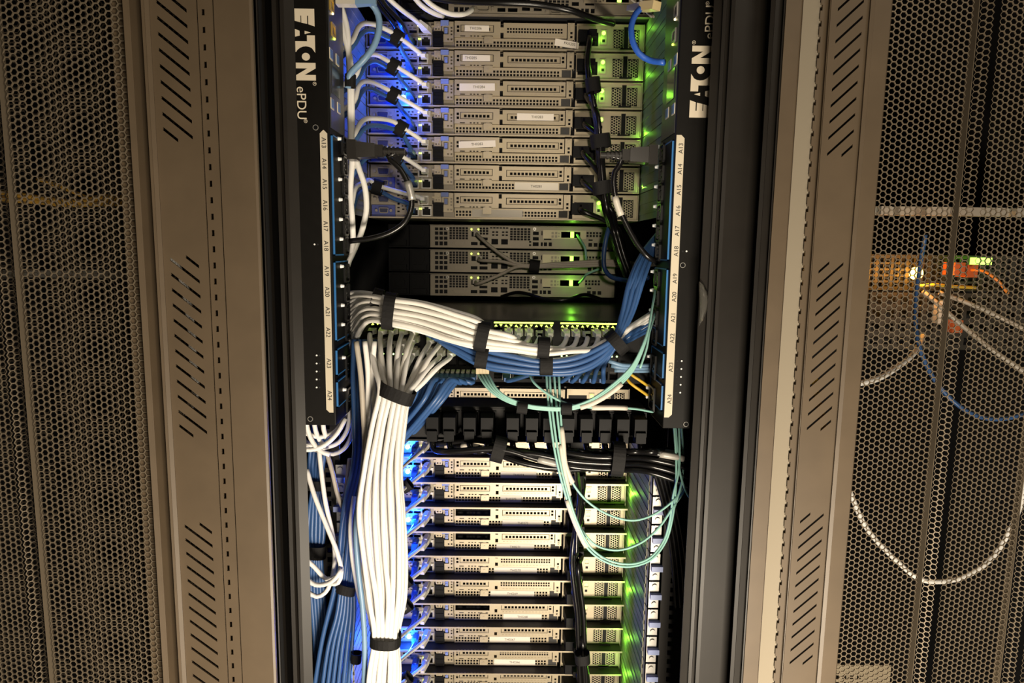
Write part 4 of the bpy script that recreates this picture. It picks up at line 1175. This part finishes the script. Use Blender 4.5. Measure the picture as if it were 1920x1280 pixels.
# ---- cords of the horizontal socket strip and the lower servers
GH = 'black cords running from the socket strip'
for i, sx in enumerate(SOCK):
    z0 = ZP1 - .0215; ppx = 946 + sx / YP * F
    t = i / 11
    b = MB().obox((sx, YP - .010, z0 + .001), Vector((1, 0, 0)), Vector((0, 1, 0)), Vector((0, 0, 1)), .0098, .016, .0145, .85)
    b.obox((sx, YP - .022, z0 - .012), Vector((1, 0, 0)), Vector((0, 1, 0)), Vector((0, 0, 1)), .0075, .008, .008, .9)
    lane = lerp(892, 862, t)
    st = [Vector((sx, YP - .022, z0 - .016)), Vector((sx + .002, YP - .026, z0 - .030))]
    st.append(at(ppx + 20, 846, .893))
    dz = .012 * (i % 3)
    for px in (940, 1000, 1060, 1110, 1157, 1210, 1255, 1300):
        if px > ppx + 44: st.append(at(px, lerp(880, 838, t) + {940: -38, 1000: -22, 1060: -8, 1110: -2, 1157: 0, 1210: 3, 1255: 16, 1300: 34}[px] * (1 - .6 * t), .885 + dz + (.03 if px > 1200 else 0)))
    o, pts = cable('power_cable', 'black power cord from the socket strip swept sideways into the thick black bundle', 'power cord', [tuple(s) + (0,) for s in st], .0043, BLKC, GH)
    b.build('plug', BLACK, o)
    if i in (0, 4, 5, 8, 9, 10):
        n0 = min(len(pts) - 8, 26 + (i % 3) * 6); n1 = min(len(pts) - 1, n0 + 6)
        MB().tube(pts[n0:n1], .0050, 10).build('cord_tag', mat('silver_tag', (.40, .38, .34), .35), o, True)
cable('power_cable', 'short black cord with a bright silver wrap above the topmost lower server', 'power cord', [(818, 832, .93), (840, 829, .925), (870, 826, .92), (905, 826, .91), (935, 838, .90), (965, 858, .90), (1010, 874, .90), (1060, 880, .90), (1130, 876, .90)], .0042, BLKC)
o, pts = cable('power_cable', 'lower black cord with a white wrap running under the small strap', 'power cord', [(850, 838, .925), (870, 836, .92), (905, 842, .905), (935, 852, .895), (975, 866, .89), (1030, 876, .89), (1090, 876, .89)], .0042, BLKC)
MB().tube(spline([at(866, 835, .919), at(882, 837, .915), at(898, 840, .909)]), .0052, 10).build('cord_tag', PAPER, o, True)
strap(935, 842, .893, 15, 24, 16, 24, 'black strap bunching the cords above the topmost lower server')
strap(1157, 860, .89, 5, 32, 22, 24, 'tall black strap round the thick bundle of socket strip cords')
GP = 'black cords feeding the lower servers'
for i in range(10):
    zc = LOZ[i + 1] + .0200; ppx = 1084
    c = Vector((XA + .355, YA - .022, zc))
    st = [c + Vector((0, .004, 0)), c + Vector((.008, -.034, -.003))]
    x0, y0 = 1074 + 3 * (i % 4), 0
    base = [(1080, 1020), (1078, 1060), (1082, 1100), (1088, 1150), (1090, 1200), (1092, 1250), (1098, 1330)]
    ys = [910, 953, 985, 1030, 1075, 1120, 1165, 1210, 1254, 1290][i]
    for bx, by in base:
        if by > ys + 20: st.append(at(bx + (i % 4) * 4 - 6, by, 1.085 + .008 * (i % 3)))
    if len(st) < 4: st += [at(1098, 1320, 1.09)]
    o, pts = cable('power_cable', 'black power cord of the lower stack server %s' % ORD[i + 1], 'power cord', [tuple(s) + (0,) for s in st], .0042, BLKC)
    b = MB().obox(c, Vector((1, 0, 0)), Vector((0, 1, 0)), Vector((0, 0, 1)), .0150, .018, .0098, .9)
    b.obox(c + Vector((.006, -.022, 0)), Vector((1, 0, 0)), Vector((0, 1, 0)), Vector((0, 0, 1)), .008, .010, .007, .75)
    b.build('plug', BLACK, o)
strap(1084, 902, 1.08, 88, 10, 9, 26, 'black strap beside the second lower server on the dropping power cords')
strap(1092, 1232, 1.07, 85, 14, 13, 20, 'black strap low on the power cords of the lower servers')
cable('power_cable', 'black cord dropping from the thick bundle to the lower servers', 'power cord', [(1078, 868, .95), (1082, 890, 1.03), (1086, 930, 1.07), (1082, 980, 1.08), (1080, 1040, 1.08)], .0042, BLKC)
GR = 'brown black cords hanging beside the blue latches'
for i in range(4):
    cable('power_cable', 'dark cord hanging beside the screwed rail brackets with blue latches', 'power cord', [(1225 + 8 * i, 880, .93), (1240 + 7 * i, 930, .94), (1252 + 8 * i, 990, .95), (1262 + 8 * i, 1060, .96), (1268 + 8 * i, 1140, .97)], .0030, BLKC, GR)

# ---- straps of the big harnesses
strap(708, 559, .895, 15, 17, 12, 18, 'small strap on the upper white cables beside the first power strip')
strap(731, 583, .872, 8, 34, 22, 21, 'tall black strap round the start of the white harness')
strap(904, 630, .858, 12, 27, 20, 23, 'shiny black strap half way along the white harness', None)
strap(903, 670, .868, 10, 19, 15, 23, 'strap on the blue harness under the shiny strap')
strap(1019, 651, .862, 4, 18, 18, 22, 'strap on the white harness between the two switches')
strap(1024, 684, .868, 0, 18, 15, 24, 'strap on the blue harness above the fibre plugs')
strap(1156, 642, .885, -40, 24, 22, 22, 'black strap where the blue harness turns upwards')
o = strap(744, 736, .858, 112, 34, 24, 25, 'wide strap gathering the white fan into the vertical bundle')
strap(723, 1198, .858, 92, 29, 24, 20, 'blue lit strap low round the tall white bundle')
strap(591, 908, .96, 92, 15, 10, 20, 'strap on the small blue bundle against the post, upper one')
strap(594, 1034, .96, 90, 16, 10, 26, 'strap on the small blue bundle against the post, lower one')
strap(650, 1102, .93, 105, 18, 12, 20, 'folded strap on the blue cables beside the knot of white cables')
strap(657, 152, .945, 92, 8, 8, 22, 'black strap round the white trunk beside the screen of the first power strip')
strap(668, 1232, .92, 95, 9, 8, 20, 'short strap on a pale cable low behind the white bundle')

# ---- teal fibres
GQ = 'teal fibres in the sweep to the second power strip'
def fibre(label, ps, Y0=.868, r=.0016, m=TEALC, grp=None, plug=True):
    pts_ = [(p[0], p[1], p[2] if len(p) > 2 else Y0) for p in ps]
    o, pts = cable('fibre_cable', label, 'cable', pts_, r, m, grp, 8)
    if plug:
        p = pts[0]
        MB().obox(p + Vector((0, .006, .004)), Vector((1, 0, 0)), Vector((0, 1, 0)), Vector((0, 0, 1)), .0022, .012, .0036).build('fibre_plug', mat('amber_clear_plug', (.62, .52, .34), .3), o)
    return o, pts


for i in range(4):
    e = i * 2.6
    o, pts = fibre('teal fibre sweeping low through two straps and up to the second power strip',
          [(896 + 6 * i, 700, .885), (903 + 6 * i, 712, .872), (920 + 4 * i, 733 - e * .4, .862), (950, 752 - e, .858), (987, 763 - e * .6, .856), (1025, 768 - e * .6, .856), (1062, 768 - e * .6, .856), (1105, 758 - e, .858), (1150, 732 - e * 1.6, .862), (1185, 697 - e * 1.5, .866), (1205, 655 - e, .872), (1216, 615, .885), (1224, 570, .91), (1232, 530, .95)], grp=GQ)
    if i == 0: MB().tube(pts[24:34], .0036, 10).build('cable_label', PAPER, o, True)
o, pts = fibre('teal fibre leaving the sweep straight across to the lower end of the second power strip', [(992, 700, .885), (1002, 718, .87), (1030, 740, .862), (1065, 757, .86), (1110, 764, .86), (1150, 764, .865), (1190, 766, .88), (1224, 772, .91)])
MB().tube(pts[16:24], .0032, 10).build('cable_label', PAPER, o, True)
strap(979, 764, .857, 8, 10, 9, 20, 'first black strap on the low teal fibre sweep')
strap(1062, 766, .856, 2, 10, 9, 20, 'second black strap on the low teal fibre sweep')
V_ = [
    ('teal fibre dropping to the shallowest long loop under the socket strip', [(1047, 690, .89), (1049, 730, .87), (1052, 790, .865), (1056, 830, .86), (1060, 870, .86), (1078, 912, .865), (1108, 945, .87), (1150, 968, .875), (1190, 975, .88), (1230, 962, .89), (1262, 938, .90), (1282, 912, .92), (1300, 880, .96)]),
    ('teal fibre dropping to the middle long loop under the socket strip', [(1038, 690, .89), (1041, 730, .87), (1046, 790, .863), (1054, 850, .86), (1062, 900, .86), (1074, 955, .862), (1092, 995, .866), (1118, 1022, .87), (1158, 1031, .875), (1200, 1018, .88), (1236, 988, .89), (1262, 950, .90), (1280, 925, .92), (1300, 895, .96)]),
    ('teal fibre dropping to the deepest long loop under the socket strip', [(1024, 690, .89), (1026, 730, .87), (1031, 780, .863), (1041, 850, .858), (1058, 920, .858), (1080, 985, .86), (1104, 1030, .865), (1140, 1055, .87), (1180, 1062, .875), (1222, 1048, .885), (1248, 1015, .895), (1260, 975, .90), (1266, 930, .905), (1268, 880, .91), (1266, 830, .92), (1262, 780, .94)]),
    ('teal fibre running with the deepest loop, second of the twins', [(1030, 690, .89), (1032, 730, .868), (1037, 780, .86), (1047, 850, .855), (1063, 920, .855), (1085, 985, .858), (1109, 1028, .862), (1144, 1051, .868), (1184, 1057, .872), (1220, 1044, .882), (1245, 1012, .892), (1256, 975, .897), (1262, 930, .902), (1273, 880, .908), (1274, 830, .918), (1272, 780, .938)])]
for i, (nm, ps) in enumerate(V_):
    o, pts = fibre(nm, ps)
    a = (20, 24, 36, 0)[i]
    if a: MB().tube(pts[a - 8:a + 4], .0033, 10).build('cable_label', PAPER, o, True)
fibre('teal fibre bending from the lower end of the second power strip into the rack post', [(1266, 790, .94), (1270, 840, .92), (1276, 890, .905), (1286, 920, .90), (1298, 940, .92)], plug=False)
fibre('teal fibre crossing the others below the second power strip', [(1277, 790, .945), (1281, 850, .925), (1279, 900, .91), (1268, 940, .905), (1256, 975, .91)], plug=False)
fibre('teal fibre rising behind the sweep to the second power strip', [(1228, 588, .93), (1217, 625, .90), (1213, 650, .89), (1200, 690, .88)], plug=False)
for i in range(2):
    o, pts = fibre(('upper yellow fibre slanting behind the second power strip', 'lower yellow fibre slanting behind the second power strip')[i], [(1168 + 3 * i, 690 + 14 * i, .95), (1182, 701 + 17 * i, .94), (1200, 713 + 18 * i, .94), (1216, 724 + 18 * i, .95)], r=.0021, m=YELC, plug=False)
    MB().obox(pts[-1], Vector((1, 0, 0)), Vector((0, 1, 0)), Vector((0, 0, 1)), .004, .003, .003).build('fibre_plug', WHITEC, o)
GY = 'grey blue cables at the end of the lower switch'
for i in range(3):
    cable('patch_cable', 'slate blue cable running level from the lower switch behind the second power strip', 'cable', [(1140 + 6 * i, 676 + 9 * i, .93), (1165, 684 + 5 * i, .93), (1190, 685 + 5 * i, .94), (1245, 684 + 5 * i, .98)], .0030, SKYC, GY)

# ---- cords to the lower servers on the cable side
for i in range(11):
    y0 = [840, 884, 930, 976, 1020, 1064, 1110, 1156, 1200, 1246, 1288][i]
    we = (800, y0 - 2); up_ = i > 4
    bx, by = (765, y0 + 34) if not up_ else (770, y0 + 40)
    o, pts = cable('patch_cable', 'white patch cable bending into the lower stack server %s' % ORD[i], 'cable', [(742, y0 + 44, .93), (752, y0 + 36, 1.0), (764, y0 + 26, 1.06), (780, y0 + 14, 1.10), (793, y0 + 3, 1.125), (798, y0 - 3, 1.140)], .0032, WHITEC)
    rj45(o, at(798, y0 - 4, 1.143), (.15, 1, .15), CLEAR, CLEAR)
    o, pts = cable('patch_cable', 'blue patch cable bending into the lower stack server %s' % ORD[i], 'cable', [(740, y0 + 52, .95), (752, y0 + 38, 1.03), (766, y0 + 24, 1.09), (776, y0 + 10, 1.125), (778, y0 + 4, 1.142)], .0032, BLUEC)
    rj45(o, at(778, y0 + 3, 1.143), (0, 1, 0), BLUEC, BLUEC)
    if i in (1, 5, 6, 9): strap(762, y0 + 26, 1.05, -35, 11, 10, 18, 'small round strap on the cable pair of lower stack server %s' % ORD[i])

# ------------------------------------------------------------------ equipment glimpsed in the neighbouring racks
t = thing('rack_server', 'neighbouring server with many ports and the bright amber lamp behind the single mesh door', 'server', (X(1600, 1.12), 1.12, Z(640, 1.12, 1750)))
o_ = WL[t.name]
xa_, xb_ = X(1612, 1.12), X(2000, 1.12)
z1 = Z(478, 1.12, 1750); z0 = Z(545, 1.12, 1750)
hs = [(xa_ + .008 + i * .0125, xa_ + .016 + i * .0125, z0 + .006 + k * .010, z0 + .0125 + k * .010) for i in range(24) for k in range(5)]
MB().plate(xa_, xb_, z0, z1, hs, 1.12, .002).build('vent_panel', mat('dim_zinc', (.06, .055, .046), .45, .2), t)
MB().box(xa_, xb_, 1.125, 1.7, Z(640, 1.12, 1750), z1).build('casing', DARK, t)
hs = []
zz0, zz1 = Z(652, 1.12, 1750), Z(548, 1.12, 1750)
for i in range(14):
    for k in range(4): hs.append((xa_ + .006 + i * .022, xa_ + .020 + i * .022, zz0 + .008 + k * .022, zz0 + .020 + k * .022))
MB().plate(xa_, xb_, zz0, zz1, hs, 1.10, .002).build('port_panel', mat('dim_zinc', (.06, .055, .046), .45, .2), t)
c = at(1726, 513, 1.09); MB().cyl((c.x, 1.105, c.z), (0, -1, 0), .0100, .006, 16).build('amber_lamp', L_AMB, t)
c = at(1840, 490, 1.09); MB().box(c.x - .013, c.x + .017, 1.09, 1.098, c.z - .005, c.z + .006).build('green_lamp', L_GREEN, t)
for px, py in ((1800, 504), (1824, 508), (1796, 612)):
    c = at(px, py, 1.07); MB().box(c.x - .008, c.x + .008, 1.07, 1.10, c.z - .010, c.z + .010).build('pull_tab', mat('orange_tab', (.55, .13, .04), .45), t)
b = MB(); c = at(1766, 585, 1.09); b.box(c.x - .008, c.x + .008, 1.085, 1.10, c.z - .018, c.z + .018); 
b.build('white_tab', PAPER, t)
t = thing('shelf_bar', 'pale horizontal bar across the neighbouring rack behind the single mesh door', 'shelf bar', at(1780, 403, 1.08))
b = MB()
for a, e in ((1652, 1672), (1685, 1724), (1737, 1782), (1784, 1890), (1905, 1990)): b.box(X(a, 1.08, 397), X(e, 1.08, 397), 1.08, 1.095, Z(404, 1.08, 1780), Z(388, 1.08, 1780))
b.box(X(1640, 1.08, 397), X(1990, 1.08, 397), 1.095, 1.10, Z(404, 1.08, 1780), Z(388, 1.08, 1780))
b.build('bar', mat('pale_bar', (.45, .42, .36), .5), t)
cable('patch_cable', 'blue cable hanging down past the amber lamp behind the single mesh door', 'cable', [(1735, 440, 1.02), (1725, 500, 1.03), (1718, 560, 1.02), (1717, 610, 1.0), (1724, 650, .98), (1740, 690, .97), (1762, 725, .96), (1800, 762, .95), (1840, 782, .95), (1880, 785, .95), (1930, 774, .95)], .0032, BLUEC)
cable('patch_cable', 'long beige cable loop hanging low behind the single mesh door', 'cable', [(1570, 860, .88), (1597, 930, .88), (1625, 990, .88), (1680, 1050, .88), (1725, 1085, .88), (1765, 1090, .88), (1815, 1078, .88), (1860, 1045, .88), (1890, 1000, .88), (1912, 950, .88), (1925, 900, .88)], .0034, WHITEC)
cable('patch_cable', 'beige cable curving from the port server to the slotted door plate', 'cable', [(1590, 722, .90), (1640, 712, .91), (1680, 690, .93), (1715, 660, .97), (1730, 630, 1.04)], .0040, WHITEC)
cable('patch_cable', 'grey cable slanting down beneath the green lamp behind the mesh', 'cable', [(1730, 545, 1.07), (1770, 580, 1.05), (1810, 615, 1.04), (1860, 655, 1.02), (1925, 700, 1.0)], .0036, GREYC)
cable('patch_cable', 'upper grey cable slanting below the green lamp behind the mesh', 'cable', [(1760, 548, 1.07), (1815, 568, 1.05), (1870, 592, 1.04), (1930, 622, 1.02)], .0036, GREYC)
cable('fibre_cable', 'orange fibre arching from the green lamp behind the mesh', 'cable', [(1822, 506, 1.06), (1845, 508, 1.04), (1870, 525, 1.03), (1890, 550, 1.03)], .0022, ORNC)
cable('fibre_cable', 'short yellow fibre lit beneath the amber lamp', 'cable', [(1722, 536, 1.07), (1750, 534, 1.06), (1790, 537, 1.06), (1830, 539, 1.06)], .0026, YELC)
for i in range(2):
    cable('fibre_cable', ('yellow fibre seen through the lower middle slots of the door plate', 'second yellow fibre seen through the lower middle slots of the door plate')[i], 'cable', [(1524 + 6 * i, 700, .84), (1528 + 6 * i, 745, .83), (1534 + 8 * i, 770, .83), (1540 + 8 * i, 820, .84)], .0022, YELC)
t = thing('vent_plate', 'pale perforated plate low behind the single mesh door', 'plate', at(1620, 1270, .95))
hs = [(X(1575, .95) + i * .011, X(1575, .95) + .006 + i * .011, Z(1340, .95, 1620) + .004 + k * .011, Z(1340, .95, 1620) + .010 + k * .011) for i in range(7) for k in range(6)]
MB().plate(X(1560, .95, 1260), X(1670, .95, 1260), Z(1340, .95, 1620), Z(1247, .95, 1620), hs, .95, .002).build('plate', ZINC, t)
for i, (ps, nm) in enumerate((([(-40, 360), (30, 365), (90, 374), (150, 379), (190, 370), (240, 372)], 'thick yellow fibre running level behind the double mesh'), ([(70, 335), (100, 345), (130, 356), (170, 372), (230, 376)], 'thin yellow fibre dropping to the thick one behind the double mesh'), ([(-40, 372), (60, 376), (120, 382), (240, 380)], 'lower yellow fibre running level behind the double mesh'))):
    cable('fibre_cable', nm, 'cable', [(x, y, .86) for x, y in ps], .004 if i != 1 else .0026, mat('ochre_fibre', (.60, .34, .06), .45))
t = thing('shelf_bar', 'dull grey horizontal bar behind the double mesh', 'shelf bar', at(150, 515, .86))
MB().box(X(-60, .86, 515), X(260, .86, 515), .86, .875, Z(521, .86, 150), Z(508, .86, 150)).build('bar', mat('dull_bar', (.16, .15, .13), .5), t)

cable('patch_cable', 'added white strand behind the middle slots of the door plate by the double mesh', 'cable', [(316, 470), (332, 500), (345, 530), (352, 570), (359, 620), (362, 680), (366, 740), (348, 772), (322, 780)] and [(x, y, .765) for x, y in ((316, 470), (332, 500), (345, 530), (352, 570), (359, 620), (362, 680), (366, 740), (348, 772), (322, 780))], .0042, WHITEC)  # strand added for the bright bits seen between the slots

b = MB(); n = 12
for i in range(n + 1):
    t_ = i / n; yy = lerp(528, 611, t_); bul = math.sin(PI * t_ ** .8)
    for k in range(4):
        p = at(1311 + (18 * bul) * k / 3, yy, .8345 - .006 * math.sin(PI * k / 3) * bul - .001 * k)
        b.v.append(tuple(p))
for i in range(n):
    for k in range(3): b.f.append((i * 4 + k, i * 4 + k + 1, i * 4 + k + 5, i * 4 + k + 4))
o = b.build('tape_scrap', mat('clear_tape', (.9, .88, .8), .12, trans=.95), None, True)
so = o.modifiers.new('thickness', 'SOLIDIFY'); so.thickness = .0004
tag(o, 'curled scrap of clear tape stuck to the dark post by the second power strip', 'tape')

# ------------------------------------------------------------------ light of the indicator lamps, with added fill lights where no lamp stands
BL = (0.01, 0.09, 1.0); GRN = (0.30, 1.0, 0.05)
for px, py, Y, e in ((757, 182, 1.125, .28), (741, 125, 1.115, .20), (754, 241, 1.115, .10), (745, 71, 1.115, .10), (764, 842, 1.145, .6), (763, 887, 1.145, .6), (768, 975, 1.140, 1.2), (766, 1198, 1.140, 1.2)):
    lamp('blue_led_and_fill', 'POINT', at(px, py, Y), e, BL, .002)  # points behind the upper straps are added fill, the rest sit at LEDs
for py in (870, 950, 1040, 1120, 1190, 1260): lamp('blue_led_and_fill', 'POINT', at(740, py, 1.10), .22, BL, .004)  # added blue fill hidden behind the white bundle, no LEDs there
for py, e in ((68, .010), (123, .010), (177, .010), (387, .008)):
    lamp('green_led_and_fill', 'POINT', at(1129, py, 1.14), e, GRN, .004)
for py, e in ((437, .008), (481, .008), (526, .030)): lamp('green_led_and_fill', 'POINT', at(1073, py, 1.27), e, GRN, .004)
for py in (52, 140, 250, 350): lamp('green_led_and_fill', 'POINT', at(1204, py, 1.13), .011, GRN, .0012)  # added green fill for the upper rails, no LEDs there
for px, py in ((1176, 925), (1171, 1015), (1166, 1105), (1160, 1195), (1156, 1262)): lamp('green_led_and_fill', 'POINT', at(px, py, 1.13), .05, GRN, .0012)  # added green fill along the lower rails, no LEDs at these points
lamp('lime_lamp_light', 'POINT', at(990, 655, .89), .03, (.6, 1, .15), .01)
lamp('amber_lamp_light', 'POINT', at(1726, 513, 1.06), .3, (1, .38, .05), .006)
